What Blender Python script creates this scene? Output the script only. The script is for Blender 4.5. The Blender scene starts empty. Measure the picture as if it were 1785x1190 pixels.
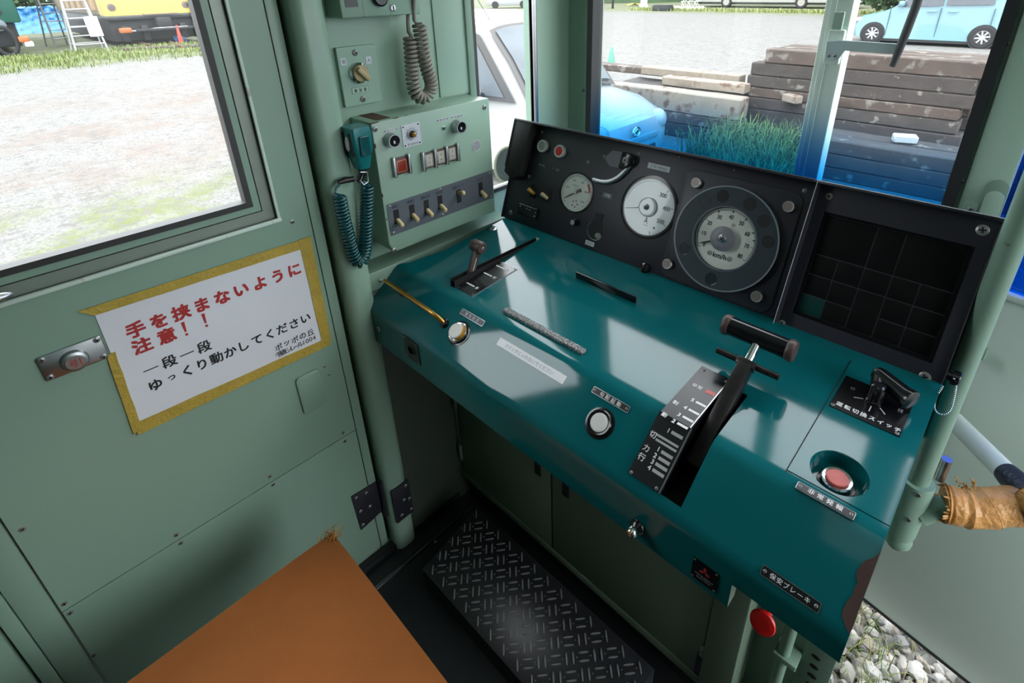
import bpy, bmesh, math, random
from mathutils import Matrix, Vector
random.seed(7)
SC = bpy.context.scene
COL = SC.collection
PI = math.pi
# ------------------------------------------------------------------ camera model (1785 x 1190 frame)
CR = (Vector((0.72637326, 0.6869839, -0.02085691)), Vector((0.27374751, -0.31701196, -0.90805601)), Vector((-0.63043175, 0.65387808, -0.41832914)))
CF, CX, CY = 926.94, 933.73, 396.81
CAM = Vector((0, 0, 1.55))
def ray(p):
    return CR[0]*((p[0]-CX)/CF) + CR[1]*((p[1]-CY)/CF) + CR[2]
def at(p, ax, v):                      # the point of a real plane (axis ax = v) seen at p
    d = ray(p); return CAM + d*((v-CAM[ax])/d[ax])
def onf(p, M, n=0.0):                  # (u, v) on a tilted plane
    d = ray(p); N = M.col[2].xyz; O = M.translation + N*n
    q = CAM + d*((O-CAM).dot(N)/d.dot(N)) - O
    return (q.dot(M.col[0].xyz), q.dot(M.col[1].xyz))
def frame(o, x, y):
    x = Vector(x).normalized(); y = Vector(y).normalized(); z = x.cross(y)
    return Matrix(((x.x, y.x, z.x, o[0]), (x.y, y.y, z.y, o[1]), (x.z, y.z, z.z, o[2]), (0, 0, 0, 1)))
def tilt(o, deg):
    a = math.radians(deg); return frame(o, (1, 0, 0), (0, math.cos(a), math.sin(a)))
def wallf(x):                          # faces +X: local x = world Y, local y = world Z
    return frame((x, 0, 0), (0, 1, 0), (0, 0, 1))
def frontf(y):                         # faces -Y: local x = world X, local y = world Z
    return frame((0, y, 0), (1, 0, 0), (0, 0, 1))
ID = Matrix.Identity(4)
def T(x, y, z): return Matrix.Translation((x, y, z))
def RX(d): return Matrix.Rotation(math.radians(d), 4, 'X')
def RY(d): return Matrix.Rotation(math.radians(d), 4, 'Y')
def RZ(d): return Matrix.Rotation(math.radians(d), 4, 'Z')

# ------------------------------------------------------------------ materials
MATS = {}
def mat(name, col, rough=0.5, metal=0.0, var=0.08, scale=6.0, bump=0.0, bscale=80.0, coat=0.0, emit=None, spec=0.5, rvar=0.0, dirt=None):
    if name in MATS: return MATS[name]
    m = bpy.data.materials.new(name); m.use_nodes = True; nt = m.node_tree; nd = nt.nodes; b = nd['Principled BSDF']
    b.inputs['Roughness'].default_value = rough; b.inputs['Metallic'].default_value = metal
    b.inputs['Specular IOR Level'].default_value = spec; b.inputs['Coat Weight'].default_value = coat
    tc = nd.new('ShaderNodeNewGeometry')
    nz = nd.new('ShaderNodeTexNoise'); nz.inputs['Scale'].default_value = scale; nz.inputs['Detail'].default_value = 5
    nt.links.new(tc.outputs['Position'], nz.inputs['Vector'])
    mx = nd.new('ShaderNodeMix'); mx.data_type = 'RGBA'
    lo = [max(0, c*(1-var)) for c in col]; hi = [min(1, c*(1+var)) for c in col]
    mx.inputs['A'].default_value = (*lo, 1); mx.inputs['B'].default_value = (*hi, 1)
    nt.links.new(nz.outputs['Fac'], mx.inputs['Factor'])
    out = mx.outputs['Result']
    if dirt:
        n2 = nd.new('ShaderNodeTexNoise'); n2.inputs['Scale'].default_value = dirt[1]; n2.inputs['Detail'].default_value = 8
        nt.links.new(tc.outputs['Position'], n2.inputs['Vector'])
        rp = nd.new('ShaderNodeValToRGB'); rp.color_ramp.elements[0].position = dirt[2]; rp.color_ramp.elements[1].position = dirt[2]+dirt[3]
        nt.links.new(n2.outputs['Fac'], rp.inputs['Fac'])
        m2 = nd.new('ShaderNodeMix'); m2.data_type = 'RGBA'; m2.inputs['B'].default_value = (*dirt[0], 1)
        nt.links.new(rp.outputs['Color'], m2.inputs['Factor']); nt.links.new(out, m2.inputs['A']); out = m2.outputs['Result']
    nt.links.new(out, b.inputs['Base Color'])
    if rvar:
        mr = nd.new('ShaderNodeMapRange'); mr.inputs['To Min'].default_value = max(0.02, rough-rvar); mr.inputs['To Max'].default_value = rough+rvar
        n3 = nd.new('ShaderNodeTexNoise'); n3.inputs['Scale'].default_value = 14; n3.inputs['Detail'].default_value = 6
        nt.links.new(tc.outputs['Position'], n3.inputs['Vector']); nt.links.new(n3.outputs['Fac'], mr.inputs['Value']); nt.links.new(mr.outputs['Result'], b.inputs['Roughness'])
    if bump:
        n4 = nd.new('ShaderNodeTexNoise'); n4.inputs['Scale'].default_value = bscale; n4.inputs['Detail'].default_value = 3
        nt.links.new(tc.outputs['Position'], n4.inputs['Vector'])
        bp = nd.new('ShaderNodeBump'); bp.inputs['Strength'].default_value = bump; bp.inputs['Distance'].default_value = 0.01
        nt.links.new(n4.outputs['Fac'], bp.inputs['Height']); nt.links.new(bp.outputs['Normal'], b.inputs['Normal'])
    if emit:
        b.inputs['Emission Color'].default_value = (*emit[0], 1); b.inputs['Emission Strength'].default_value = emit[1]
    MATS[name] = m; return m
def glass(name, low=None, z0=1.15, z1=1.3, haze=0.0, refl=1.0, tint=(1, 1, 1)):
    if name in MATS: return MATS[name]
    m = bpy.data.materials.new(name); m.use_nodes = True; nt = m.node_tree; nd = nt.nodes; nd.clear()
    out = nd.new('ShaderNodeOutputMaterial'); tr = nd.new('ShaderNodeBsdfTransparent'); tr.inputs['Color'].default_value = (*tint, 1)
    gl = nd.new('ShaderNodeBsdfGlossy'); gl.inputs['Roughness'].default_value = 0.02
    fr = nd.new('ShaderNodeLayerWeight'); pw = nd.new('ShaderNodeMath'); pw.operation = 'POWER'; pw.inputs[1].default_value = 5.0
    nt.links.new(fr.outputs['Facing'], pw.inputs[0])
    mu = nd.new('ShaderNodeMath'); mu.operation = 'MULTIPLY_ADD'; mu.inputs[1].default_value = 0.9*refl; mu.inputs[2].default_value = 0.03*refl
    nt.links.new(pw.outputs[0], mu.inputs[0])
    mx = nd.new('ShaderNodeMixShader'); nt.links.new(mu.outputs[0], mx.inputs[0])
    src = tr.outputs[0]
    if low:
        g = nd.new('ShaderNodeNewGeometry'); sp = nd.new('ShaderNodeSeparateXYZ'); nt.links.new(g.outputs['Position'], sp.inputs[0])
        nz = nd.new('ShaderNodeTexNoise'); nz.inputs['Scale'].default_value = 3.0; nt.links.new(g.outputs['Position'], nz.inputs['Vector'])
        ad = nd.new('ShaderNodeMath'); ad.operation = 'MULTIPLY_ADD'; ad.inputs[1].default_value = 0.10; nt.links.new(nz.outputs['Fac'], ad.inputs[0]); nt.links.new(sp.outputs['Z'], ad.inputs[2])
        mr = nd.new('ShaderNodeMapRange'); mr.interpolation_type = 'SMOOTHSTEP'
        mr.inputs['From Min'].default_value = z0+0.05; mr.inputs['From Max'].default_value = z1+0.05
        nt.links.new(ad.outputs[0], mr.inputs['Value'])
        c = nd.new('ShaderNodeMix'); c.data_type = 'RGBA'; c.inputs['A'].default_value = (*low, 1); c.inputs['B'].default_value = (1, 1, 1, 1)
        nt.links.new(mr.outputs['Result'], c.inputs['Factor']); nt.links.new(c.outputs['Result'], tr.inputs['Color'])
        # the film itself scatters a little blue
        df = nd.new('ShaderNodeBsdfTranslucent'); df.inputs['Color'].default_value = (0.0, low[1]*0.35, low[2]*0.65, 1)
        inv = nd.new('ShaderNodeMath'); inv.operation = 'MULTIPLY_ADD'; inv.inputs[1].default_value = -0.03; inv.inputs[2].default_value = 0.03
        nt.links.new(mr.outputs['Result'], inv.inputs[0])
        m2 = nd.new('ShaderNodeMixShader'); nt.links.new(inv.outputs[0], m2.inputs[0]); nt.links.new(src, m2.inputs[1]); nt.links.new(df.outputs[0], m2.inputs[2]); src = m2.outputs[0]
    if haze:
        d2 = nd.new('ShaderNodeBsdfTranslucent'); d2.inputs['Color'].default_value = (0.9, 0.95, 1, 1)
        m3 = nd.new('ShaderNodeMixShader'); m3.inputs[0].default_value = haze; nt.links.new(src, m3.inputs[1]); nt.links.new(d2.outputs[0], m3.inputs[2]); src = m3.outputs[0]
    nt.links.new(src, mx.inputs[1]); nt.links.new(gl.outputs[0], mx.inputs[2]); nt.links.new(mx.outputs[0], out.inputs['Surface'])
    MATS[name] = m; return m

MINT = mat('mint_paint', (0.27, 0.40, 0.315), 0.33, var=0.06, scale=3, bump=0.04, bscale=45, rvar=0.06)
MINT_D = mat('mint_paint_worn', (0.215, 0.325, 0.255), 0.42, var=0.12, scale=9, bump=0.05, rvar=0.08, dirt=((0.12, 0.11, 0.08), 30, 0.70, 0.06))
MINT_L = mat('mint_paint_light', (0.35, 0.49, 0.40), 0.38, var=0.05, rvar=0.05)
WORN_LIT = mat('worn_lit_edge', (0.66, 0.78, 0.70), 0.3, var=0.1, scale=20, dirt=((0.5, 0.48, 0.46), 25, 0.62, 0.05))  # worn paint, lightened further to carry the highlight on the ledge edge
TEAL = mat('teal_desk_paint', (0.0035, 0.115, 0.130), 0.08, var=0.12, scale=5, bump=0.008, bscale=18, rvar=0.03, coat=0.0, spec=0.42)
TEALP = mat('teal_plastic', (0.004, 0.15, 0.155), 0.3)
MINT_SHADE = mat('mint_shade_underdesk', (0.055, 0.068, 0.052), 0.5, var=0.15, scale=6)  # mint with the shade under the desk put into its colour
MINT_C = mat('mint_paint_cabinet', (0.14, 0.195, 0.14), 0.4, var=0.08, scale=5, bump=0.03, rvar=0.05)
BROWN = mat('bare_primer_brown', (0.06, 0.028, 0.025), 0.6, var=0.25, scale=40)
BLK = mat('black_panel_paint', (0.024, 0.023, 0.033), 0.42, var=0.2, scale=12, bump=0.02, rvar=0.08)
BLKG = mat('black_gloss', (0.008, 0.008, 0.010), 0.16)
BLKM = mat('black_matt', (0.006, 0.006, 0.007), 0.7)
MINT_LIT = mat('mint_lit_exit_door', (0.76, 0.88, 0.80), 0.4, var=0.05, scale=3)  # mint lightened in place of light on the exit door; post shares it
FRAMEM = mat('worn_window_frame', (0.27, 0.31, 0.27), 0.35, 0.3, var=0.2, scale=8)
RUB = mat('black_rubber', (0.016, 0.017, 0.020), 0.55)
RUBG = mat('grey_rubber', (0.04, 0.038, 0.038), 0.5)
PLATE = mat('black_name_plate', (0.010, 0.010, 0.012), 0.28)
WHITE = mat('white_lettering', (0.80, 0.80, 0.80), 0.5)
PAPER = mat('white_paper', (0.80, 0.80, 0.86), 0.6, var=0.03)
LABEL = mat('pale_label', (0.55, 0.57, 0.62), 0.55)
INK = mat('black_ink', (0.012, 0.012, 0.014), 0.6)
INKB = mat('faint_ink', (0.30, 0.31, 0.36), 0.6)
REDINK = mat('red_ink', (0.46, 0.032, 0.03), 0.6)
TAPE = mat('yellow_masking_tape', (0.50, 0.35, 0.055), 0.55, var=0.25, scale=30, bump=0.3, bscale=120)
CHROME = mat('chrome', (0.75, 0.76, 0.78), 0.14, 1.0)
STEEL = mat('brushed_steel', (0.42, 0.43, 0.45), 0.32, 1.0, var=0.15, scale=60)
ALU = mat('aluminium', (0.52, 0.53, 0.55), 0.4, 1.0)
SCREW = mat('screw_head', (0.33, 0.33, 0.33), 0.35, 0.5)
BRASS = mat('brass', (0.52, 0.29, 0.07), 0.32, 1.0, var=0.2, scale=20)
REDB = mat('red_button_plastic', (0.62, 0.012, 0.012), 0.3)
REDL = mat('pale_red_button', (0.50, 0.09, 0.08), 0.35, var=0.4, scale=40)
WHB = mat('white_button_plastic', (0.70, 0.68, 0.66), 0.3)
CREAM = mat('cream_plastic', (0.62, 0.48, 0.27), 0.35)
GREYP = mat('grey_plate', (0.10, 0.115, 0.135), 0.42, var=0.1)
AMBER = mat('amber_plastic', (0.55, 0.28, 0.04), 0.3)
ORANGE = mat('orange_moquette', (0.44, 0.140, 0.036), 0.85, var=0.22, scale=7, bump=0.25, bscale=600, spec=0.2)
FUZZ = mat('orange_fluff', (0.52, 0.24, 0.06), 0.9)
DIAL = mat('dial_white', (0.66, 0.68, 0.63), 0.5, var=0.03)
DIALB = mat('dial_white_glossy', (0.62, 0.66, 0.68), 0.2, var=0.03, coat=0.5)
FLOORM = mat('black_floor_sheet', (0.014, 0.016, 0.018), 0.35, var=0.4, scale=20, rvar=0.1)
TREADB = mat('worn_tread_bar', (0.16, 0.16, 0.165), 0.4, 0.3)
TREAD = mat('black_tread_rubber', (0.014, 0.015, 0.018), 0.30, var=0.3, scale=30, rvar=0.08)
BROWNP = mat('brown_plastic', (0.075, 0.045, 0.042), 0.4)
WORN = mat('worn_black_metal', (0.035, 0.030, 0.032), 0.3, 0.6, var=0.6, scale=60, rvar=0.1)
SPECK = mat('speckled_strip', (0.10, 0.10, 0.10), 0.6, var=0.9, scale=700, bump=0.5, bscale=500, dirt=((0.55, 0.55, 0.55), 420, 0.5, 0.06))
GREYC = mat('grey_cord', (0.27, 0.25, 0.215), 0.42)
TEALC = mat('teal_cord', (0.006, 0.075, 0.085), 0.2, coat=0.4)
OTAPE = mat('tan_cloth_tape', (0.62, 0.29, 0.085), 0.38, var=0.25, scale=25, bump=0.6, bscale=60)
NAVY = mat('navy_tape', (0.02, 0.022, 0.045), 0.45, bump=0.4, bscale=80)
FOAM = mat('white_fluff', (0.75, 0.75, 0.72), 0.9)
IN_MATS = set(MATS)
# outside
GRAVEL = mat('gravel_lot', (0.27, 0.265, 0.26), 0.95, var=0.35, scale=22, bump=0.5, bscale=30, spec=0.1)
GRASS = mat('grass_blades', (0.20, 0.30, 0.05), 0.7, var=0.4, scale=4)
GRASSP = mat('pale_grass', (0.42, 0.46, 0.17), 0.8, var=0.35, scale=6)
LEAF = mat('leaf_green', (0.05, 0.13, 0.025), 0.7, var=0.6, scale=2)
BARK = mat('bark', (0.08, 0.06, 0.045), 0.9)
STONE = mat('ballast_stone', (0.42, 0.38, 0.33), 0.85, var=0.6, scale=9, bump=0.3)
WOOD = mat('weathered_sleeper', (0.15, 0.105, 0.085), 0.85, var=0.45, scale=5, bump=0.5, bscale=25, dirt=((0.40, 0.37, 0.33), 7, 0.56, 0.12))
WOODP = mat('pale_sleeper', (0.42, 0.36, 0.29), 0.85, var=0.35, scale=5, bump=0.4, bscale=25, dirt=((0.20, 0.11, 0.08), 5, 0.55, 0.1))
WOODD = mat('dark_sleeper', (0.085, 0.068, 0.062), 0.85, var=0.5, scale=6, bump=0.5, bscale=25, dirt=((0.36, 0.33, 0.29), 9, 0.62, 0.1))
VANP = mat('van_white_paint', (0.74, 0.74, 0.73), 0.25, var=0.02, coat=0.5)
CARB = mat('car_pale_blue', (0.26, 0.52, 0.62), 0.25, var=0.03, coat=0.5)
CARG = mat('car_window_glass', (0.10, 0.12, 0.15), 0.06, var=0.3)
CARW = mat('car_window_pale', (0.46, 0.53, 0.60), 0.3, var=0.35, scale=3, spec=0.15)
TYRE = mat('tyre', (0.022, 0.022, 0.024), 0.8)
YEL = mat('yellow_train_paint', (0.83, 0.58, 0.085), 0.4, var=0.05)
YELO = mat('rusty_orange_side', (0.44, 0.24, 0.075), 0.6, var=0.4, scale=2)
GRNT = mat('green_train_paint', (0.02, 0.16, 0.115), 0.4)
UNDER = mat('underframe_black', (0.028, 0.03, 0.036), 0.7, var=0.5, scale=3)
TARP = mat('blue_tarp', (0.035, 0.30, 0.72), 0.5, var=0.3, scale=3, bump=0.2, bscale=6)
RUST = mat('rust', (0.20, 0.085, 0.045), 0.8, var=0.4, scale=12)
CONE_R = mat('red_cone_plastic', (0.65, 0.05, 0.02), 0.5)
CONE_G = mat('green_cone_plastic', (0.10, 0.45, 0.30), 0.5)
OUT_MATS = set(MATS)-IN_MATS
GL = glass('clear_window_glass', haze=0.004)
GLW = glass('windscreen_glass_blue_lower', low=(0.03, 0.43, 0.76), z0=1.06, z1=1.31, haze=0.005)
GLR = glass('exit_door_glass_blue', low=(0.01, 0.20, 0.60), z0=1.34, z1=1.46, haze=0.004)

_b = ORANGE.node_tree.nodes['Principled BSDF']; _b.inputs['Sheen Weight'].default_value = 0.5; _b.inputs['Sheen Tint'].default_value = (1.0, 0.62, 0.42, 1); _b.inputs['Sheen Roughness'].default_value = 0.4
# ------------------------------------------------------------------ mesh builder
TXT = {}
def glyphs(s, bold=0.0):
    bold = 0.0; k = (s, bold)
    if k not in TXT:
        c = bpy.data.curves.new('t', 'FONT'); c.body = s; c.offset = bold; c.resolution_u = 3
        o = bpy.data.objects.new('t', c); COL.objects.link(o); bpy.context.view_layer.update()
        me = bpy.data.meshes.new_from_object(o.evaluated_get(bpy.context.evaluated_depsgraph_get()))
        vs = [v.co.copy() for v in me.vertices]; fs = [tuple(p.vertices) for p in me.polygons]
        bpy.data.objects.remove(o); bpy.data.curves.remove(c); bpy.data.meshes.remove(me)
        if vs:
            x0 = min(v.x for v in vs); x1 = max(v.x for v in vs); y0 = min(v.y for v in vs); y1 = max(v.y for v in vs)
        else: x0 = x1 = y0 = y1 = 0
        TXT[k] = (vs, fs, x0, x1, y0, y1)
    return TXT[k]
class MB:
    def __init__(s): s.bm = bmesh.new(); s.mats = []
    def mi(s, m):
        if m not in s.mats: s.mats.append(m)
        return s.mats.index(m)
    def put(s, vs, fs, M, m):
        i = s.mi(m); bv = [s.bm.verts.new(M @ Vector(v)) for v in vs]
        for f in fs:
            try: q = s.bm.faces.new([bv[k] for k in f]); q.material_index = i; q.smooth = True
            except ValueError: pass
        return s
    def putbm(s, b, M, m):
        b.verts.index_update(); s.put([v.co for v in b.verts], [[v.index for v in f.verts] for f in b.faces], M, m); b.free(); return s
    def box(s, M, c, d, m, bev=0.0, seg=2):
        b = bmesh.new(); bmesh.ops.create_cube(b, size=1)
        for v in b.verts: v.co = Vector((v.co.x*d[0]+c[0], v.co.y*d[1]+c[1], v.co.z*d[2]+c[2]))
        if bev: bmesh.ops.bevel(b, geom=b.edges[:], offset=min(bev, min(d)*0.49), segments=seg, profile=0.5, affect='EDGES')
        return s.putbm(b, M, m)
    def span(s, M, a, b, m, bev=0.0):
        return s.box(M, [(a[i]+b[i])/2 for i in range(3)], [abs(b[i]-a[i]) for i in range(3)], m, bev)
    def poly(s, M, pts, z0, z1, m, bev=0.0):
        b = bmesh.new(); lo = [b.verts.new((p[0], p[1], z0)) for p in pts]; hi = [b.verts.new((p[0], p[1], z1)) for p in pts]
        n = len(pts); b.faces.new(lo[::-1]); b.faces.new(hi)
        for i in range(n): b.faces.new((lo[i], lo[(i+1) % n], hi[(i+1) % n], hi[i]))
        bmesh.ops.recalc_face_normals(b, faces=b.faces[:])
        if bev: bmesh.ops.bevel(b, geom=b.edges[:], offset=bev, segments=2, profile=0.5, affect='EDGES')
        return s.putbm(b, M, m)
    def rrect(s, M, c, d, r, z0, z1, m, seg=5, bev=0.0):
        return s.poly(M, rr(c, d, r, seg), z0, z1, m, bev)
    def ring(s, M, outer, inner, z0, z1, m):
        n = len(outer); vs = [(p[0], p[1], z) for z in (z0, z1) for L in (outer, inner) for p in L]; fs = []
        o0, i0, o1, i1 = 0, n, 2*n, 3*n
        for k in range(n):
            j = (k+1) % n
            fs += [(o1+k, o1+j, i1+j, i1+k), (o0+k, i0+k, i0+j, o0+j), (o0+k, o0+j, o1+j, o1+k), (i0+k, i1+k, i1+j, i0+j)]
        return s.put(vs, fs, M, m)
    def lathe(s, M, c, prof, m, seg=28, cap=True):
        vs = []; fs = []
        for r, z in prof:
            for k in range(seg):
                a = 2*PI*k/seg; vs.append((c[0]+r*math.cos(a), c[1]+r*math.sin(a), z))
        for i in range(len(prof)-1):
            for k in range(seg):
                j = (k+1) % seg; fs.append((i*seg+k, i*seg+j, (i+1)*seg+j, (i+1)*seg+k))
        if cap:
            n = len(vs); vs += vs[(len(prof)-1)*seg:len(prof)*seg]; fs.append(tuple(n+k for k in range(seg)))
            vs += vs[:seg]; fs.append(tuple(n+seg+k for k in range(seg-1, -1, -1)))
        return s.put(vs, fs, M, m)
    def cyl(s, M, c, r, z0, z1, m, r1=None, seg=28, bev=0.0):
        r1 = r if r1 is None else r1
        if bev: return s.lathe(M, c, [(r, z0), (r1, z1-bev), (r1-bev*0.3, z1-bev*0.3), (r1-bev, z1)], m, seg)
        return s.lathe(M, c, [(r, z0), (r1, z1)], m, seg)
    def sph(s, M, c, d, m, seg=16):
        b = bmesh.new(); bmesh.ops.create_uvsphere(b, u_segments=seg, v_segments=max(6, seg//2), radius=1)
        for v in b.verts: v.co = Vector((v.co.x*d[0]+c[0], v.co.y*d[1]+c[1], v.co.z*d[2]+c[2]))
        return s.putbm(b, M, m)
    def tube(s, pts, r, m, seg=10, closed=False, M=ID):
        pts = [Vector(p) for p in pts]; n = len(pts); vs = []; fs = []; up = None
        rs = r if isinstance(r, (list, tuple)) else [r]*n
        for i, p in enumerate(pts):
            t = (pts[(i+1) % n]-pts[i-1]) if closed else (pts[min(i+1, n-1)]-pts[max(i-1, 0)])
            t.normalize()
            if up is None:
                up = Vector((0, 0, 1)) if abs(t.z) < 0.9 else Vector((1, 0, 0))
            a = (up - t*up.dot(t)).normalized(); b = t.cross(a); up = a
            for k in range(seg):
                w = 2*PI*k/seg; vs.append(p + a*(rs[i]*math.cos(w)) + b*(rs[i]*math.sin(w)))
        for i in range(n if closed else n-1):
            for k in range(seg):
                j = (k+1) % seg; i2 = (i+1) % n; fs.append((i*seg+k, i*seg+j, i2*seg+j, i2*seg+k))
        if not closed: fs.append(tuple(range(seg-1, -1, -1))); fs.append(tuple((n-1)*seg+k for k in range(seg)))
        return s.put(vs, fs, M, m)
    def text(s, M, t, c, wh, m, z=0.0006, bold=0.0, rot=0.0):
        vs, fs, x0, x1, y0, y1 = glyphs(t)
        if not vs: return s
        if bold:
            w, h = wh; k = (h/(y1-y0)) if h else (w/(x1-x0)); e = bold*k
            w2 = w-2*e if w else None; h2 = h-2*e if h else None
            for i, (dx, dy) in enumerate(((-e, -e), (e, -e), (e, e), (-e, e), (0, 0))): s.text(M, t, (c[0]+dx, c[1]+dy), (w2, h2), m, z+i*0.00003, 0.0, rot)
            return s
        w, h = wh; sx = w/(x1-x0) if w else h/(y1-y0); sy = h/(y1-y0) if h else w/(x1-x0)
        return s.put([((v.x-(x0+x1)/2)*sx, (v.y-(y0+y1)/2)*sy, 0) for v in vs], fs, M @ T(c[0], c[1], z) @ RZ(rot), m)
    def screw(s, M, c, r=0.004, z=0.0, m=None, h=0.4, slot=True):
        m = m or SCREW
        s.lathe(M, c, [(r, z), (r, z+r*h*0.4), (r*0.75, z+r*h*0.85), (r*0.3, z+r*h)], m, 14)
        if slot:
            q = M @ T(c[0], c[1], z+r*h) @ RZ(random.uniform(0, 90))
            s.box(q, (0, 0, 0), (r*1.1, r*0.28, r*0.1), BLKM); s.box(q, (0, 0, 0), (r*0.28, r*1.1, r*0.1), BLKM)
        return s
    def grid(s, M, x0, x1, y0, y1, nx, ny, fz, m):
        vs = [(x0+(x1-x0)*i/nx, y0+(y1-y0)*j/ny, fz(x0+(x1-x0)*i/nx, y0+(y1-y0)*j/ny)) for j in range(ny+1) for i in range(nx+1)]
        fs = [(j*(nx+1)+i, j*(nx+1)+i+1, (j+1)*(nx+1)+i+1, (j+1)*(nx+1)+i) for j in range(ny) for i in range(nx)]
        return s.put(vs, fs, M, m)
    def build(s, name, parent=None, origin=None, sharp=38, rec=True):
        if rec: bmesh.ops.recalc_face_normals(s.bm, faces=s.bm.faces[:])
        me = bpy.data.meshes.new(name)
        if parent is not None:
            o0 = wloc(parent)
        elif origin is not None: o0 = Vector(origin)
        else:
            cs = [v.co for v in s.bm.verts]
            o0 = Vector(((min(c.x for c in cs)+max(c.x for c in cs))/2, (min(c.y for c in cs)+max(c.y for c in cs))/2, min(c.z for c in cs)))
        bmesh.ops.translate(s.bm, verts=s.bm.verts[:], vec=-o0)
        s.bm.to_mesh(me); s.bm.free()
        for m in s.mats: me.materials.append(m)
        me.set_sharp_from_angle(angle=math.radians(sharp))
        o = bpy.data.objects.new(name, me); COL.objects.link(o)
        if parent is not None: o.parent = parent
        else: o.location = o0
        return o
def wloc(o):
    v = Vector((0, 0, 0))
    while o is not None: v = v + o.location; o = o.parent
    return v
def rr(c, d, r, seg=5):
    pts = []
    for q, (sx, sy) in enumerate(((1, 1), (-1, 1), (-1, -1), (1, -1))):
        for k in range(seg+1):
            a = PI/2*(q+k/seg); pts.append((c[0]+sx*(d[0]/2-r)+r*math.cos(a), c[1]+sy*(d[1]/2-r)+r*math.sin(a)))
    return pts
def circ(c, r, n=40): return [(c[0]+r*math.cos(2*PI*k/n), c[1]+r*math.sin(2*PI*k/n)) for k in range(n)]
def rect(x0, y0, x1, y1): return [(x0, y0), (x1, y0), (x1, y1), (x0, y1)]
def tag(o, label=None, cat=None, group=None, kind=None):
    if label: o['label'] = label
    if cat: o['category'] = cat
    if group: o['group'] = group
    if kind: o['kind'] = kind
    return o
def thing(name, loc, label, cat, group=None, kind=None):
    o = bpy.data.objects.new(name, None); COL.objects.link(o); o.location = loc; o.empty_display_size = 0.05
    return tag(o, label, cat, group, kind)
def helix(path, R, turns, n=14):
    """points of a coil wound round a polyline path"""
    P = [Vector(p) for p in path]; L = [0]
    for a, b in zip(P, P[1:]): L.append(L[-1]+(b-a).length)
    tot = L[-1]; N = int(turns*n); out = []; up = None
    def pos(s):
        s = max(0, min(tot, s))
        for i in range(len(P)-1):
            if s <= L[i+1] or i == len(P)-2:
                return P[i].lerp(P[i+1], (s-L[i])/(L[i+1]-L[i]))
    up = Vector((1, 0, 0))
    for k in range(N+1):
        s = tot*k/N; t = (pos(s+tot*0.02)-pos(s-tot*0.02)).normalized()
        a = (up-t*up.dot(t)).normalized(); b = t.cross(a); up = a; w = 2*PI*k/n
        out.append(pos(s)+a*R*math.cos(w)+b*R*math.sin(w))
    return out
def smooth_path(pts, it=2):
    P = [Vector(p) for p in pts]
    for _ in range(it):
        Q = [P[0]]
        for a, b in zip(P, P[1:]): Q += [a.lerp(b, .25), a.lerp(b, .75)]
        Q.append(P[-1]); P = Q
    return P

# ================================================================== THE CAB SHELL
def struct(o, label=None): return tag(o, label, None, None, 'structure')
WL = -1.12                                   # forward part of the left wall
LW = wallf(-1.078)                           # face of the left cab door
# floor, ceiling, walls
b = MB(); b.span(ID, (-1.12, -1.3, -0.06), (1.12, 0.97, 0), FLOORM); struct(b.build('floor'), 'black sheet floor of the driving cab')
b = MB(); b.span(ID, (-1.16, -1.3, 2.12), (1.16, 1.39, 2.18), MINT_L); struct(b.build('ceiling'), 'pale ceiling of the driving cab')
b = MB()
b.span(ID, (-1.16, -1.3, -0.06), (-1.072, -0.262, 2.12), MINT, 0.004)
b.span(ID, (-1.16, -0.262, -0.06), (-1.10, -0.190, 2.12), BLKM)
b.span(ID, (-1.16, -0.2575, -0.06), (-1.080, -0.236, 2.12), MINT, 0.002); b.span(ID, (-1.16, -0.2345, -0.06), (-1.080, -0.1905, 2.12), MINT, 0.002)
b.span(ID, (-1.16, -0.19, 2.08), (-1.08, 0.46, 2.12), MINT)
# forward wall with the quarter window opening
W0, W1, WZ0, WZ1 = 0.938, 1.172, 0.985, 1.98
b.span(ID, (-1.16, 0.46, -0.06), (WL, W0, 2.12), MINT); b.span(ID, (-1.16, W1, -0.06), (WL, 1.39, 2.12), MINT)
b.span(ID, (-1.16, W0, -0.06), (WL, W1, WZ0), MINT_L); b.span(ID, (-1.16, W0, WZ1), (WL, W1, 2.12), MINT)
b.span(ID, (WL, 0.515, -0.05), (-1.052, 0.98, 0.88), MINT_SHADE, 0.004); b.span(ID, (WL, 0.515, 0.88), (-1.052, 0.98, 0.93), MINT_D, 0.004)
b.span(ID, (WL, 0.822, 1.29), (WL+0.004, W0-0.018, 2.12), MINT_L, 0.001)
b.screw(wallf(-1.052), (0.545, 0.90), 0.005); b.screw(wallf(WL), (0.60, 0.975), 0.005)
struct(b.build('wall_left'), 'mint green left wall of the cab around the door and quarter window')
b = MB()
b.span(ID, (-1.12, -1.3, -0.06), (1.12, -1.26, 2.12), mat('dim_rear_partition', (0.10, 0.12, 0.10), 0.6)); struct(b.build('wall_back'), 'dim green rear partition of the cab')
b = MB(); b.span(ID, (1.12, -1.3, -0.06), (1.16, 1.39, 0.30), MINT); b.span(ID, (1.12, -1.3, 1.98), (1.16, 1.39, 2.12), MINT)
b.span(ID, (1.12, -1.3, 0.30), (1.16, 0.42, 1.98), MINT); b.span(ID, (1.12, 1.3, 0.30), (1.16, 1.39, 1.98), MINT)  # opening sized to let daylight onto the exit door
struct(b.build('wall_right'), 'mint green right wall with a wide opening shaped to let daylight in')
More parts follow.
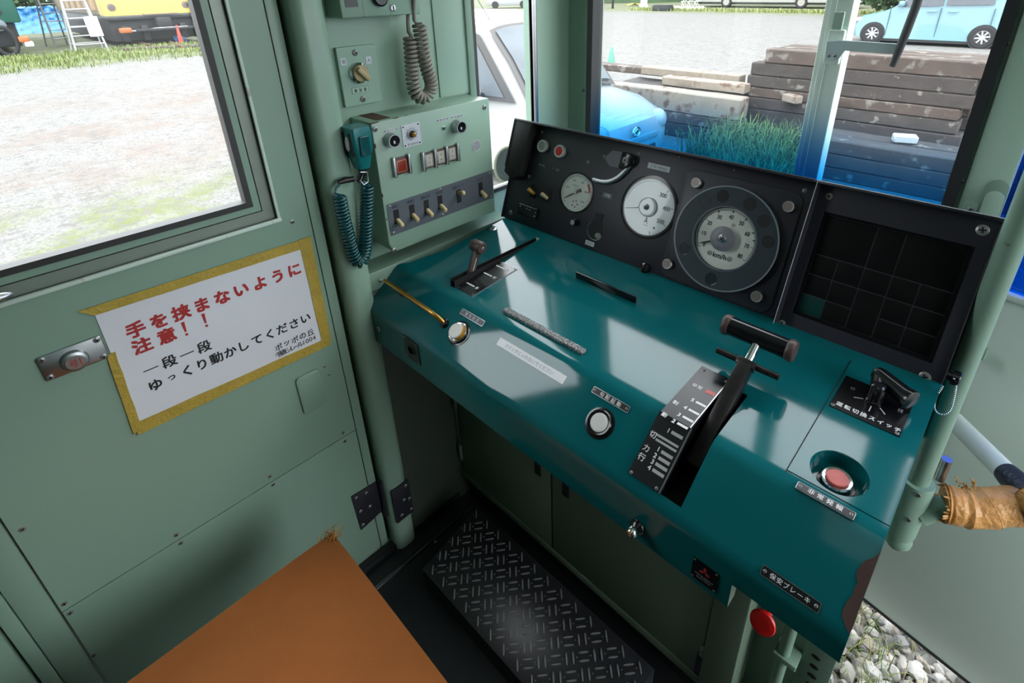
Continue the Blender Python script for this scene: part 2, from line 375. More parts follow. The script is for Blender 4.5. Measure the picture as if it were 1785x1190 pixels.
# front wall with windscreen opening and exit doorway
FX0, FX1, FZ0, FZ1 = -1.036, -0.080, 0.98, 1.98
b = MB()
b.span(ID, (-1.16, 1.33, -0.06), (FX0, 1.39, 2.12), MINT_L); b.span(ID, (FX0, 1.33, -0.06), (FX1, 1.39, FZ0), MINT); b.span(ID, (FX0, 1.33, FZ1), (FX1, 1.39, 2.12), MINT)
b.span(ID, (FX1, 1.33, -0.06), (-0.002, 1.38, 2.12), MINT_L, 0.003); b.span(ID, (-0.071, 1.318, 0.2), (-0.003, 1.332, 2.12), MINT_L, 0.006)
b.span(ID, (0.0, 1.33, 2.0), (0.78, 1.39, 2.12), MINT); b.span(ID, (0.78, 1.33, -0.06), (1.16, 1.39, 2.12), MINT)
for z in (1.165, 1.43, 1.7): b.screw(frontf(1.33), (-0.078, z), 0.005)
for z in (1.24, 1.62): b.screw(frontf(1.33), (-1.06, z), 0.006)
struct(b.build('wall_front'), 'mint green front wall framing the windscreen')
# pillar between door and forward wall
b = MB(); b.box(ID, (-1.083, 0.486, 1.03), (0.094, 0.066, 2.17), MINT, 0.022, 4)
b.span(ID, (-1.118, 0.519, 0.93), (-1.075, 0.53, 2.12), MINT_D); b.span(ID, (-1.15, 0.445, 0.0), (-1.10, 0.46, 2.1), BLKM)
struct(b.build('trim_1'), 'rounded mint green pillar beside the cab door')
b = MB(); b.span(ID, (-1.074, -1.25, 0.0), (-0.993, 0.70, 0.006), STEEL, 0.002); b.span(ID, (-1.074, -1.25, 0.006), (-1.05, 0.70, 0.03), FLOORM, 0.003); b.span(ID, (-1.05, -1.25, 0.005), (-1.0, 0.70, 0.009), FLOORM)
for y in (0.30, 0.55): b.screw(T(0, 0, 0.006), (-0.985, y), 0.006)
struct(b.build('trim_2'), 'dark metal sill strip along the foot of the left wall')
# quarter window
w = thing('window_2', (WL, 1.05, WZ0), 'narrow quarter window with steel edging ahead of the side door', None, None, 'structure')
b = MB(); q = wallf(WL-0.006)
b.ring(q, rect(W0, WZ0, W1, WZ1), rect(W0+0.012, WZ0+0.012, W1-0.012, WZ1-0.012), 0, 0.012, RUBG)
b.span(q, (W1-0.012, WZ0, 0.0), (W1, WZ1, 0.02), STEEL, 0.002); b.span(q, (W0-0.022, WZ0-0.02, 0.0), (W0, WZ1, 0.016), MINT_D, 0.003)
b.build('window_frame', w)
b = MB(); b.span(q, (W0+0.01, WZ0+0.01, -0.004), (W1-0.01, WZ1-0.01, -0.001), GL); b.build('pane', w)
# windscreen
w = thing('window_3', (-0.55, 1.35, FZ0), 'wide windscreen with black rubber edge and blue lower half', None, None, 'structure')
q = frontf(1.318); b = MB()
b.ring(q, rr(((FX0+FX1)/2, (FZ0+FZ1)/2), (FX1-FX0+0.004, FZ1-FZ0+0.004), 0.05), rr(((FX0+FX1)/2, (FZ0+FZ1)/2), (FX1-FX0-0.036, FZ1-FZ0-0.036), 0.04), -0.045, 0.004, RUB)
b.build('rubber_gasket', w)
b = MB(); b.span(q, (FX0+0.012, FZ0+0.012, -0.034), (FX1-0.012, FZ1-0.012, -0.030), GLW); b.build('pane', w)

# ------------------------------------------------------------------ left cab door
DY0, DY1 = -0.188, 0.445
d = thing('door_1', (-1.078, 0.128, 0.0), 'mint green left cab door with window, hinge and pull latch', None, None, 'structure')
OY0, OY1, OZ0, OZ1 = -0.135, 0.356, 1.121, 1.97
b = MB(); b.ring(LW, rect(DY0, 0.012, DY1+0.001, 2.075), rect(OY0, OZ0, OY1, OZ1), -0.03, -0.003, BLKM); b.build('door_core', d)
b = MB()
b.ring(LW, rect(DY0+0.001, 0.4962, 0.4200, 2.075), rect(OY0, OZ0, OY1, OZ1), -0.003, 0, MINT)
for s in ((39, 922), (307, 932), (112, 1052), (470, 830), (598, 754)): b.screw(LW, onf(s, LW), 0.0052, h=0.2)
b.screw(LW, (0.383, 1.105), 0.005, h=0.25); b.build('upper_panel', d)
b = MB(); b.span(LW, (DY0+0.001, 0.014, -0.003), (0.4200, 0.4938, 0), MINT, 0.0008)
for s in ((315, 946), (122, 1068), (163, 1142), (476, 844), (601, 768)): b.screw(LW, onf(s, LW), 0.0052, h=0.2)
b.build('lower_panel', d)
b = MB(); b.span(LW, (0.4222, 0.014, -0.003), (0.4445, 2.075, 0.0), MINT, 0.0008); b.build('edge_strip', d)
# raised sill plate under the window
b = MB(); b.span(LW, (OY0-0.04, OZ0-0.006, -0.002), (OY1+0.006, OZ0+0.002, 0.006), WORN_LIT, 0.002); b.span(LW, (OY1-0.001, OZ0-0.006, -0.002), (OY1+0.005, OZ1, 0.004), WORN_LIT, 0.0015); b.build('window_ledge', d)
b = MB()
def fr(a, c, z0, z1, m): b.ring(LW, rect(OY0+a, OZ0+a, OY1-a, OZ1-a), rect(OY0+c, OZ0+c, OY1-c, OZ1-c), z0, z1, m)
fr(-0.001, 0.022, -0.03, -0.008, FRAMEM); fr(0.022, 0.0245, -0.03, -0.016, BLKM); fr(0.0245, 0.038, -0.03, -0.007, MINT)
fw = b.build('window_frame', d)
b = MB(); fr(0.038, 0.0495, -0.028, -0.003, RUBG); b.build('gasket', fw)
b = MB(); b.span(LW, (OY0+0.044, OZ0+0.044, -0.022), (OY1-0.044, OZ1-0.044, -0.019), GL); b.build('pane', d)
# window catch at the left frame edge
b = MB(); b.sph(LW, (-0.078, 1.1375, 0.018), (0.030, 0.0085, 0.008), ALU); b.cyl(LW, (-0.09, 1.134), 0.007, -0.005, 0.016, ALU); b.build('window_catch', d)
# pull latch
lt = thing('pull_latch', (0, 0, 0), None, None); lt.parent = d
b = MB(); b.rrect(LW, (-0.0185, 0.9895), (0.087, 0.047), 0.004, 0.0, 0.004, STEEL, bev=0.001)
for u in (-0.055, 0.018):
    for v in (0.972, 1.007): b.screw(LW, (u, v), 0.0052, 0.004)
b.build('latch_plate', lt)
b = MB(); b.lathe(LW, (-0.0185, 0.9865), [(0.019, 0.003), (0.019, 0.010), (0.0175, 0.0125), (0.013, 0.014)], ALU); b.text(LW, '引', (-0.0185, 0.985), (0.015, 0.015), REDINK, 0.0144, 0.01); b.build('latch_knob', lt)
# padded cover plate
b = MB(); b.rrect(LW, (0.3365, 0.681), (0.058, 0.108), 0.010, 0.0, 0.007, MINT, bev=0.003); b.build('cover_plate', d)
for u, v in ((0.379, 0.728), (0.385, 0.70)): b = MB(); b.screw(LW, (u, v), 0.004); b.build('screw', d)
# hinge
hg = thing('hinge', (0, 0, 0), None, None); hg.parent = d
b = MB(); b.poly(LW, [(0.369, 0.292), (0.444, 0.283), (0.444, 0.165), (0.374, 0.153)], 0, 0.005, BLK, 0.001)
for u, v in ((0.381, 0.278), (0.410, 0.270), (0.384, 0.222), (0.412, 0.215), (0.382, 0.168)): b.screw(LW, (u, v), 0.005, 0.005)
b.build('door_leaf', hg)
b = MB(); q = wallf(-1.0355); b.span(q, (0.462, 0.130, 0), (0.519, 0.262, 0.005), BLK, 0.001)
for u, v in ((0.508, 0.247), (0.495, 0.20), (0.512, 0.19), (0.512, 0.145), (0.48, 0.15)): b.screw(q, (u, v), 0.005, 0.005)
b.build('pillar_leaf', hg)
b = MB(); b.cyl(T(-1.066, 0.453, 0), (0, 0), 0.009, 0.15, 0.29, BLK); b.build('hinge_pin', hg)

# ------------------------------------------------------------------ warning sheet taped to the door
SG = wallf(-1.0768)
sgn = thing('warning_notice', (-1.0768, 0.21, 0.80), 'white paper notice with red and black lettering taped to the green door', 'notice')
b = MB(); pc = [onf(p, SG) for p in ((165, 548), (535, 424), (566, 592), (243, 736))]
b.poly(SG, [pc[3], pc[2], pc[1], pc[0]], 0, 0.0005, PAPER)
def row(t, x0, x1, y, h, m, bold=0.012, z=0.0009, dy=0.0):
    n = len(t); st = (x1-x0-h*0.9)/max(1, n-1)
    for i, c in enumerate(t):
        f = i/max(1, n-1)
        k = 0.96
        if c in 'っ': k = 0.66
        vs = glyphs(c, bold); w_ = min(h*0.95, (vs[3]-vs[2])*h*1.02); hh = min(h, (vs[5]-vs[4])*h*1.05)
        b.text(SG, c, (x0+h*0.45+st*i, y+dy*f), (w_*k, hh*k), m, z, bold)
row('手を挟まないように', 0.058, 0.379, 0.9985, 0.034, REDINK, 0.035)
row('注意', 0.058, 0.128, 0.9635, 0.034, REDINK, 0.035); 
for ex, ey in (onf((322, 573), SG), onf((357, 558), SG)):
    b.poly(SG, [(ex-0.0016, ey-0.0065), (ex+0.0016, ey-0.0065), (ex+0.0030, ey+0.0155), (ex-0.0030, ey+0.0155)], 0.0006, 0.0009, REDINK); b.poly(SG, circ((ex, ey-0.0125), 0.0027, 14), 0.0006, 0.0009, REDINK)
row('一段一段', 0.060, 0.175, 0.910, 0.027, INK, 0.022); row('ゆっくり動かしてください', 0.058, 0.375, 0.874, 0.027, INK, 0.022)
row('ポッポの丘', 0.285, 0.374, 0.8345, 0.018, INK, 0.014); row('千葉モノレール1004', 0.282, 0.378, 0.8165, 0.016, INK, 0.006)
b.build('paper', sgn)
def tapestrip(p0, p1, p2, p3, z):
    b = MB(); pts = [onf(p, SG) for p in (p0, p1, p2, p3)]; out = []
    for i in range(4):
        a, c = pts[i], pts[(i+1) % 4]; n = 7
        for k in range(n):
            f = k/n; out.append((a[0]+(c[0]-a[0])*f+random.uniform(-.0006, .0006), a[1]+(c[1]-a[1])*f+random.uniform(-.0006, .0006)))
    b.poly(SG, out, z, z+0.0007, TAPE); b.build('tape', sgn)
tapestrip((133, 543), (541, 412), (538, 430), (166, 549), 0.0010)
tapestrip((520, 418), (541, 411), (577, 594), (562, 600), 0.0014)
tapestrip((236, 736), (566, 590), (577, 599), (240, 757), 0.0016)
tapestrip((185, 618), (200, 612), (246, 742), (233, 757), 0.0020)

# ------------------------------------------------------------------ exit door at the right, ajar
a10 = math.radians(10.0); XM = frame((0.004, 1.325, 0), (math.cos(a10), -math.sin(a10), 0), (0, 0, 1))
d = thing('door_2', (0.004, 1.325, -0.1), 'plain mint green front exit door standing slightly open at right', None, None, 'structure')
b = MB(); b.span(XM, (0.004, -0.095, -0.035), (0.76, 0.955, 0), MINT_LIT, 0.003); b.span(XM, (0.73, 0.955, -0.035), (0.76, 2.0, 0), MINT_LIT); b.span(XM, (0.004, 1.93, -0.035), (0.76, 2.0, 0), MINT_LIT)
b.span(XM, (0.004, -0.1, -0.034), (0.76, -0.09, 0.002), RUB); b.build('door_panel', d)
b = MB(); b.span(XM, (0.014, 0.948, -0.01), (0.75, 0.962, 0.008), MINT_LIT, 0.003); b.build('window_ledge', d)
b = MB(); b.span(XM, (-0.013, 0.955, -0.02), (0.735, 1.94, -0.016), GLR); b.build('pane', d)
b = MB(); b.span(XM, (0.04, 0.80, 0), (0.055, 0.826, 0.014), MINT_D, 0.002); b.build('latch_stop', d)

# ------------------------------------------------------------------ driver's seat
s = thing('driver_chair', (-0.60, -0.02, 0.0), 'driver chair with worn orange moquette cushion beside the left door', 'chair')
b = MB(); bb = bmesh.new(); bmesh.ops.create_cube(bb, size=1)
for v in bb.verts: v.co = Vector((v.co.x*0.48-0.614, v.co.y*0.56-0.042, v.co.z*0.11+0.447))
bmesh.ops.subdivide_edges(bb, edges=bb.edges[:], cuts=12, use_grid_fill=True)
for v in bb.verts:
    u, w_ = (v.co.x+0.614)/0.24, (v.co.y+0.042)/0.28
    if v.co.z > 0.45: v.co.z -= 0.012*(abs(u)**6+abs(w_)**6)*0.5 - 0.002*math.cos(u*1.5)
    v.co.x -= 0.010*u*(1 if abs(v.co.z-0.447) > 0.053 else 0); v.co.y -= 0.010*w_*(1 if abs(v.co.z-0.447) > 0.053 else 0)
b.putbm(bb, ID, ORANGE); b.build('cushion', s, sharp=80)
b = MB(); b.span(ID, (-0.84, -0.30, 0.36), (-0.39, 0.22, 0.395), BLK, 0.006); b.build('seat_pan', s)
b = MB(); b.cyl(ID, (-0.61, -0.04), 0.06, 0.02, 0.362, BLK); b.cyl(ID, (-0.61, -0.04), 0.16, 0.0, 0.022, BLK); b.build('pedestal', s)
b = MB()
for k in range(60):
    x, y = -0.846+random.gauss(0, .010), 0.226+random.gauss(0, .010); p = Vector((x, y, 0.488+random.uniform(-.01, .006)))
    q = p+Vector((random.uniform(-.014, .014), random.uniform(-.006, .016), random.uniform(0, .012))); b.tube([p, p.lerp(q, .5)+Vector((0, 0, .003)), q], 0.0011, FUZZ, 4)
tag(b.build('frayed_corner', s), 'frayed orange fibres at the cushion corner')

# ------------------------------------------------------------------ tread plate footrest
FR = frame((-0.595, 0.448, 0.08), (1, 0, 0), (0, 0.209, 0.055))
f = thing('footrest', (-0.595, 0.55, 0.0), 'black tread plate footrest sloping up towards the desk cabinet', 'footrest')
b = MB(); b.span(FR, (-0.305, 0.0, -0.012), (0.305, 0.214, 0), TREAD, 0.002)
def bar(x, y, ang):
    M = FR @ T(x, y, 0) @ RZ(ang); L, W, H = 0.0128, 0.0026, 0.0024
    pts = [(L*math.cos(t)*1.0, W*math.copysign(abs(math.sin(t))**0.8, math.sin(t))) for t in [2*PI*k/12 for k in range(12)]]
    vs = [(p[0], p[1], 0) for p in pts]+[(p[0]*0.82, p[1]*0.45, H) for p in pts]
    b.put(vs, [tuple(12+k for k in range(12))]+[(k, (k+1) % 12, 12+(k+1) % 12, 12+k) for k in range(12)], M, TREADB)
P_ = 0.0335; S2 = math.sqrt(0.5)
for i in range(-16, 17):
    for j in range(-16, 17):
        for k, (ox, oy) in enumerate((((0, 0.0082), (0, -0.0082)) if (i+j) % 2 else ((0.0082, 0), (-0.0082, 0)))):
            gx, gy = i*P_+ox, j*P_+oy; x, y = (gx-gy)*S2, (gx+gy)*S2+0.107
            if abs(x) < 0.296 and 0.009 < y < 0.205: bar(x, y, 45 if (i+j) % 2 else 135)
        gx, gy = (i+.5)*P_, j*P_; x, y = (gx-gy)*S2, (gx+gy)*S2+0.107
        if abs(x) < 0.30 and 0.005 < y < 0.21: b.sph(FR, (x, y, 0.0003), (0.0018, 0.0018, 0.0014), TREADB, 6)
b.build('tread_plate', f)
b = MB(); b.poly(frame((-0.90, 0, 0), (0, 1, 0), (0, 0, 1)), [(0.452, 0.0), (0.655, 0.0), (0.655, 0.12), (0.452, 0.066)], 0, 0.61, BLKM); b.build('base', f)

# ================================================================== DESK
FT = tilt((0, 0.93, 0.95), 4); FS = tilt((0, 0.595, 0.9266), 38.5); FA = tilt((0, 0.498, 0.8495), 90); FP = tilt((0, 0.93, 0.95), 70)
dk = thing('driver_desk', (-0.52, 0.75, 0.70), 'glossy teal driver desk with sloping front edge and controls', 'control desk')
# side profile (y, z), front lip to back, with rounded bends
def bend(p0, p1, p2, r, n=5):
    p0, p1, p2 = Vector(p0), Vector(p1), Vector(p2); a = p1+(p0-p1).normalized()*r; c = p1+(p2-p1).normalized()*r
    return [tuple((1-t)**2*a + 2*t*(1-t)*p1 + t*t*c) for t in [k/n for k in range(n+1)]]
A0, LB, UB, BK = (0.499, 0.757), (0.498, 0.8495), (0.595, 0.9266), (1.0, 0.9549)
PROF = [(0.520, 0.757), A0] + bend(A0, LB, UB, 0.013) + bend(LB, UB, BK, 0.012) + [(0.617, 0.9281), (0.715, 0.9350), (0.900, 0.9479), BK]
def topz(y): return 0.95+(y-0.93)*math.tan(math.radians(4))
def strip(b, xa, xb, skip=None, z0=None):
    P = [(y, (max(z, z0) if z0 and z < z0 else z)) for y, z in PROF]
    fa = xa if callable(xa) else (lambda p: xa)
    vs = []; fs = []
    for p in P: vs += [(fa(p), p[0], p[1]), (xb, p[0], p[1])]
    for i in range(len(P)-1):
        ym = (P[i][0]+P[i+1][0])/2
        if skip and skip(P[i], P[i+1]): continue
        fs.append((2*i, 2*i+1, 2*i+3, 2*i+2))
    b.put(vs, fs, ID, TEAL)
def leftedge(p):
    y = p[0]
    if y < 0.596: return -1.05
    if y < 0.65: return -1.05+0.043*(y-0.596)/0.054
    return -1.007-0.008*(y-0.65)/0.35
b = MB()
SL0, SL1 = -0.2545, -0.2195                       # controller slot
strip(b, leftedge, -0.867)
strip(b, -0.867, -0.8525, lambda p, q: p[0] > 0.60 and q[0] <= 0.9001 and p[0] >= 0.616)
strip(b, -0.8525, SL0)
# slot cells: cut away the slope and the front of the top
slope_cut = 0.5145
for xa, xb in ((SL0, SL1),):
    yc = slope_cut; zc = 0.8495+(yc-0.498)*math.tan(math.radians(38.5))
    P = [p for p in PROF if p[0] < yc and p[1] < zc+1e-6] + [(yc, zc)]
    b.put([v for p in P for v in ((xa, p[0], p[1]), (xb, p[0], p[1]))], [(2*i, 2*i+1, 2*i+3, 2*i+2) for i in range(len(P)-1)], ID, TEAL)
    P = [p for p in PROF if p[0] >= 0.714]
    b.put([v for p in P for v in ((xa, p[0], p[1]), (xb, p[0], p[1]))], [(2*i, 2*i+1, 2*i+3, 2*i+2) for i in range(len(P)-1)], ID, TEAL)
strip(b, SL1, -0.128)
strip(b, -0.128, -0.1205, None, 0.806)
strip(b, -0.1205, 0.005, lambda p, q: p[0] > 0.612 and q[0] <= 0.9001, 0.806)
# right end cap and notch edge
P = [(y, max(z, 0.806)) for y, z in PROF]
b.put([(0.005, y, z) for y, z in P]+[(0.005, 1.0, 0.80), (0.005, 0.55, 0.80)], [tuple(range(len(P)+2))], ID, TEAL)
b.put([(-0.128, 0.498, 0.757), (-0.128, 0.498, 0.806), (-0.128, 0.53, 0.806), (-0.128, 0.520, 0.757)], [(0, 1, 2, 3)], ID, MINT_D)
b.put([(-0.128, 0.499, 0.806), (0.005, 0.499, 0.806), (0.005, 0.56, 0.806), (-0.128, 0.56, 0.806)], [(0, 1, 2, 3)], ID, TEAL)
bodyo = b.build('desk_body', dk, rec=False, sharp=60)
# right cover plate with button well
b = MB(); bb = bmesh.new(); WC, WR = (-0.0655, -0.2745), 0.0365
ou = [bb.verts.new((x, v, 0)) for x, v in ((-0.1195, -0.3145), (0.005, -0.3145), (0.005, -0.03), (-0.1195, -0.03))]; ci = [bb.verts.new((*p, 0)) for p in circ(WC, WR, 48)]
ed = [bb.edges.new((L[i], L[(i+1) % len(L)])) for L in (ou, ci) for i in range(len(L))]
bmesh.ops.triangle_fill(bb, use_beauty=True, edges=ed); b.putbm(bb, FT @ T(0, 0, 0.0012), TEAL)
b.put([(-0.1195, -0.3145, z) for z in (-.002, .0012)]+[(-0.1195, -0.03, z) for z in (.0012, -.002)], [(0, 1, 2, 3)], FT, TEAL)
b.put([(-0.1195, -0.3145, z) for z in (-.002, .0012)]+[(0.005, -0.3145, z) for z in (.0012, -.002)], [(0, 1, 2, 3)], FT, TEAL)
b.lathe(FT, WC, [(WR+0.0015, 0.0012), (WR, 0.0008), (WR*0.97, -0.014), (WR*0.9, -0.022), (0.001, -0.022)], TEAL, 48, cap=False)
b.build('right_cover', dk, rec=False)
# dark joints in the desk
b = MB(); b.span(FT, (-0.1212, -0.318, -0.004), (-0.1196, -0.03, 0.0003), BLKM); b.build('joint', dk); b = MB(); b.span(FT, (-0.867, -0.314, -0.03), (-0.8525, -0.03, -0.012), BLKM)
b.span(ID, (-0.8675, 0.617, 0.915), (-0.8665, 0.9, topz(0.9)-0.001), BLKM); b.span(ID, (-0.853, 0.617, 0.915), (-0.852, 0.9, topz(0.9)-0.001), BLKM)
b.build('joint', dk)
# slot lining
b = MB()
for x in (SL0-0.0004, SL1+0.0004):
    b.put([(x, 0.5145, 0.861), (x, 0.595, 0.9255), (x, 0.714, 0.9340), (x, 0.714, 0.80), (x, 0.5145, 0.80)], [(0, 1, 2, 3, 4)], ID, BLKG)
b.put([(SL0, 0.5145, 0.861), (SL1, 0.5145, 0.861), (SL1, 0.5145, 0.80), (SL0, 0.5145, 0.80)], [(0, 1, 2, 3)], ID, BLKG)
b.put([(SL0, 0.714, 0.934), (SL1, 0.714, 0.934), (SL1, 0.714, 0.80), (SL0, 0.714, 0.80)], [(0, 1, 2, 3)], ID, BLKG)
b.put([(SL0, 0.50, 0.825), (SL1, 0.50, 0.825), (SL1, 0.72, 0.85), (SL0, 0.72, 0.85)], [(0, 1, 2, 3)], ID, BLKG)
b.build('lever_slot', dk, rec=False)
# chipped paint at the right front edge
b = MB(); px = [(1552, 962), (1540, 960), (1527, 970), (1508, 977), (1496, 990), (1492, 1003), (1495, 1016), (1489, 1024), (1487, 1036), (1478, 1045), (1470, 1060), (1467, 1072), (1472, 1086), (1474, 1094)]
L = [onf(p, FS, 0.0004) for p in px]; L = [(min(p[0], 0.0049), max(p[1], -0.115)) for p in L]
L2 = L+[(0.0049, -0.115), (0.0049, L[0][1])]
b.poly(FS, L2[::-1], 0.0002, 0.0007, BROWN); b.put([(0.0054, 0.509, 0.858), (0.0054, 0.59, 0.922), (0.0054, 0.59, 0.90), (0.0054, 0.509, 0.83)], [(0, 1, 2, 3)], ID, BROWN)
tag(b.build('chipped_edge', dk, rec=False), 'brown bare patch where teal paint has chipped')
# name plates
def nameplate(F, c, wh, t, twh, base=PLATE, ink=WHITE, screws=True, bold=0.01, name='name_plate', th=0.0015, rim=STEEL):
    b = MB(); b.rrect(F, c, wh, 0.0015, 0.0, th*0.8, rim, 3); b.rrect(F, c, (wh[0]-0.0016, wh[1]-0.0016), 0.0012, th*0.8, th, base, 3)
    n = len(t)
    for i, ch in enumerate(t):
        if ch == ' ': continue
        g = glyphs(ch, bold); cw = twh[0]/n; k = min(cw*0.92, twh[1])
        b.text(F, ch, (c[0]-twh[0]/2+cw*(i+.5), c[1]), (max(k*min(1, g[3]-g[2]), k*0.2), max(k*min(1, g[5]-g[4]), k*0.12)), ink, th+0.0003, bold)
    if screws:
        for sx in (-1, 1): b.screw(F, (c[0]+sx*(wh[0]/2-0.0045), c[1]), 0.0022, th)
    return b.build(name, dk)
nameplate(FS, (-0.392, -0.0215), (0.074, 0.0115), '勾配起動', (0.046, 0.0085))
nameplate(FS, (-0.0648, -0.110), (0.071, 0.0130), '保安ブレーキ', (0.050, 0.0085))
nameplate(FT, (-0.066, -0.3300+0.0), (0.071, 0.0125), '非常発報', (0.046, 0.0090), th=0.003)
nameplate(FS, (-0.7495, -0.0197), (0.072, 0.0130), '車内放送', (0.046, 0.0080), base=GREYP, ink=LABEL)
# maker's plate
b = MB(); q = FA; c = (-0.1655, -0.0600); b.rrect(q, c, (0.038, 0.041), 0.001, 0, 0.0012, BLKG)
def rhomb(a, r=0.0092):
    a = math.radians(a); ux, uy = math.cos(a), math.sin(a); px_, py_ = -uy*0.5, ux*0.5; o = (c[0], c[1]+0.0055)
    b.poly(q, [o, (o[0]+(ux*.5+px_*.58)*r, o[1]+(uy*.5+py_*.58)*r), (o[0]+ux*r, o[1]+uy*r), (o[0]+(ux*.5-px_*.58)*r, o[1]+(uy*.5-py_*.58)*r)][::-1], 0.0013, 0.0016, REDINK)
for a in (90, 210, 330): rhomb(a)
b.text(q, 'MITSUBISHI', (c[0], c[1]-0.0065), (0.027, 0.0034), INKB, 0.0014, 0.01); b.text(q, 'ELECTRIC', (c[0], c[1]-0.0118), (0.021, 0.0034), INKB, 0.0014, 0.01)
for sx in (-1, 1):
    for sy in (-1, 1): b.screw(q, (c[0]+sx*0.0165, c[1]+sy*0.0175), 0.0018, 0.0012)
tag(b.build('maker_plate', dk), 'black plate with a red emblem and small lettering')
# key lock, left keyhole plate, apron screw
b = MB(); b.lathe(FA, (-0.2755, -0.062), [(0.0125, 0), (0.0115, 0.006), (0.0075, 0.010), (0.0068, 0.013)], BLKG); b.lathe(FA, (-0.2765, -0.060), [(0.0085, 0.012), (0.0085, 0.018), (0.0065, 0.0215), (0.003, 0.0225)], CHROME); b.build('key_lock', dk)
b = MB(); b.rrect(FA, (-0.8705, -0.0345), (0.055, 0.057), 0.001, 0, 0.0015, PLATE); b.lathe(FA, (-0.8705, -0.034), [(0.0135, 0.0015), (0.0135, 0.0035), (0.010, 0.004), (0.009, -0.004)], BLKG)
for sx in (-1, 1):
    for sy in (-1, 1): b.screw(FA, (-0.8705+sx*0.023, -0.0345+sy*0.024), 0.002, 0.0015)
b.build('keyhole_plate', dk)
b = MB(); b.screw(FA, (-1.010, -0.045), 0.007); b.build('screw', dk); b = MB(); b.screw(FT, (-0.9926, -0.0662), 0.011, m=STEEL, h=0.25); b.build('screw', dk)
# push buttons on the slope
def pushbutton(F, c, ring, cap, z0, z1, mc, side=None, name='push_button', rim=CHROME, base=BLKG, tall=0.0):
    o = thing(name, (0, 0, 0), None, None); o.parent = dk
    b = MB(); b.lathe(F, c, [(ring*1.22, 0.0), (ring*1.20, 0.0012), (ring*1.05, 0.0016), (ring*1.02, z0*0.3)], base, 36); b.lathe(F, c, [(ring, 0.0005), (ring, z0), (ring*0.93, z0+0.0015), (ring*0.80, z0+0.0010), (ring*0.78, z0-0.002)], rim, 36); b.build('bezel', o)
    b = MB(); b.lathe(F, c, [(cap, 0.001), (cap, z1-0.0018), (cap*0.95, z1-0.0005), (cap*0.85, z1)], mc, 36)
    if side: b.lathe(F, c, [(cap*1.02, 0.001), (cap*1.02, z1-0.002)], side, 36, cap=False)
    b.build('button_cap', o); return o
pushbutton(FS, (-0.3885, -0.0635), 0.0215, 0.0158, 0.004, 0.006, WHB, rim=BLKG)
pushbutton(FS, (-0.7560, -0.0615), 0.0225, 0.0165, 0.006, 0.0165, WHB, side=AMBER)
pushbutton(FT @ T(0, 0, -0.0215), WC, 0.0200, 0.0150, 0.009, 0.0125, REDL, base=BLKG)
# paper label, speckled strip, black strip
b = MB(); b.span(FS, (-0.658, -0.0415, 0.0002), (-0.4848, -0.0255, 0.0007), mat('bright_label', (0.93, 0.93, 0.96), 0.6, var=0.02)); b.text(FS, 'スイッチにふれないでください', (-0.575, -0.0335), (0.125, 0.0075), INKB, 0.0009); tag(b.build('paper_label', dk), 'white paper strip label')
b = MB(); b.span(FT, (-0.700, -0.3095, 0), (-0.489, -0.2965, 0.007), SPECK, 0.001); tag(b.build('grip_strip', dk), 'rough speckled grey strip')
b = MB(); b.span(FT, (-0.661, -0.118, 0), (-0.501, -0.1135, 0.017), BLKG, 0.0015); tag(b.build('stop_strip', dk), 'upright glossy black strip')
# brass grab handle
b = MB(); z = lambda v: FS @ Vector(v)
b.tube(smooth_path([z((-1.028, -0.050, 0.020)), z((-1.022, -0.050, 0.0215)), z((-0.95, -0.052, 0.0225)), z((-0.85, -0.055, 0.0225)), z((-0.832, -0.056, 0.021)), z((-0.815, -0.058, 0.013)), z((-0.806, -0.060, 0.0)), z((-0.805, -0.060, -0.006))], 2), 0.0052, BRASS, 14)
b.tube([z((-0.972, -0.0515, 0.0)), z((-0.972, -0.0515, 0.021))], 0.0045, BLKG, 10); b.lathe(FS, (-0.806, -0.0602), [(0.0105, 0), (0.0105, 0.003), (0.0075, 0.006)], BLKG, 20); b.lathe(FS, (-0.972, -0.0515), [(0.009, 0), (0.009, 0.003), (0.006, 0.005)], BLKG, 20)
tag(b.build('grab_handle', dk), 'bent brass rod handle')
# red emergency brake knob under the desk
b = MB(); q = frame((-0.1005, 0.615, 0.604), (1, 0, 0), (0, 0.35, 0.94)); b.lathe(q, (0, 0), [(0.006, -0.07), (0.006, 0.0), (0.019, 0.001), (0.0205, 0.005), (0.019, 0.0085), (0.012, 0.010)], REDB, 32)
b.span(ID, (-0.125, 0.675, 0.55), (-0.075, 0.78, 0.80), BLKM, 0.004); tag(b.build('brake_knob', dk), 'round red pull knob under the desk edge')

# ------------------------------------------------------------------ master controller (plate + lever)
mc = thing('master_controller', (-0.26, 0.62, 0.93), 'long black T-handled throttle and brake lever with notched scale plate', 'control lever')
TH = 0.005
b = MB(); pT = [(-0.3065, -0.2045), (-0.2560, -0.2045)]
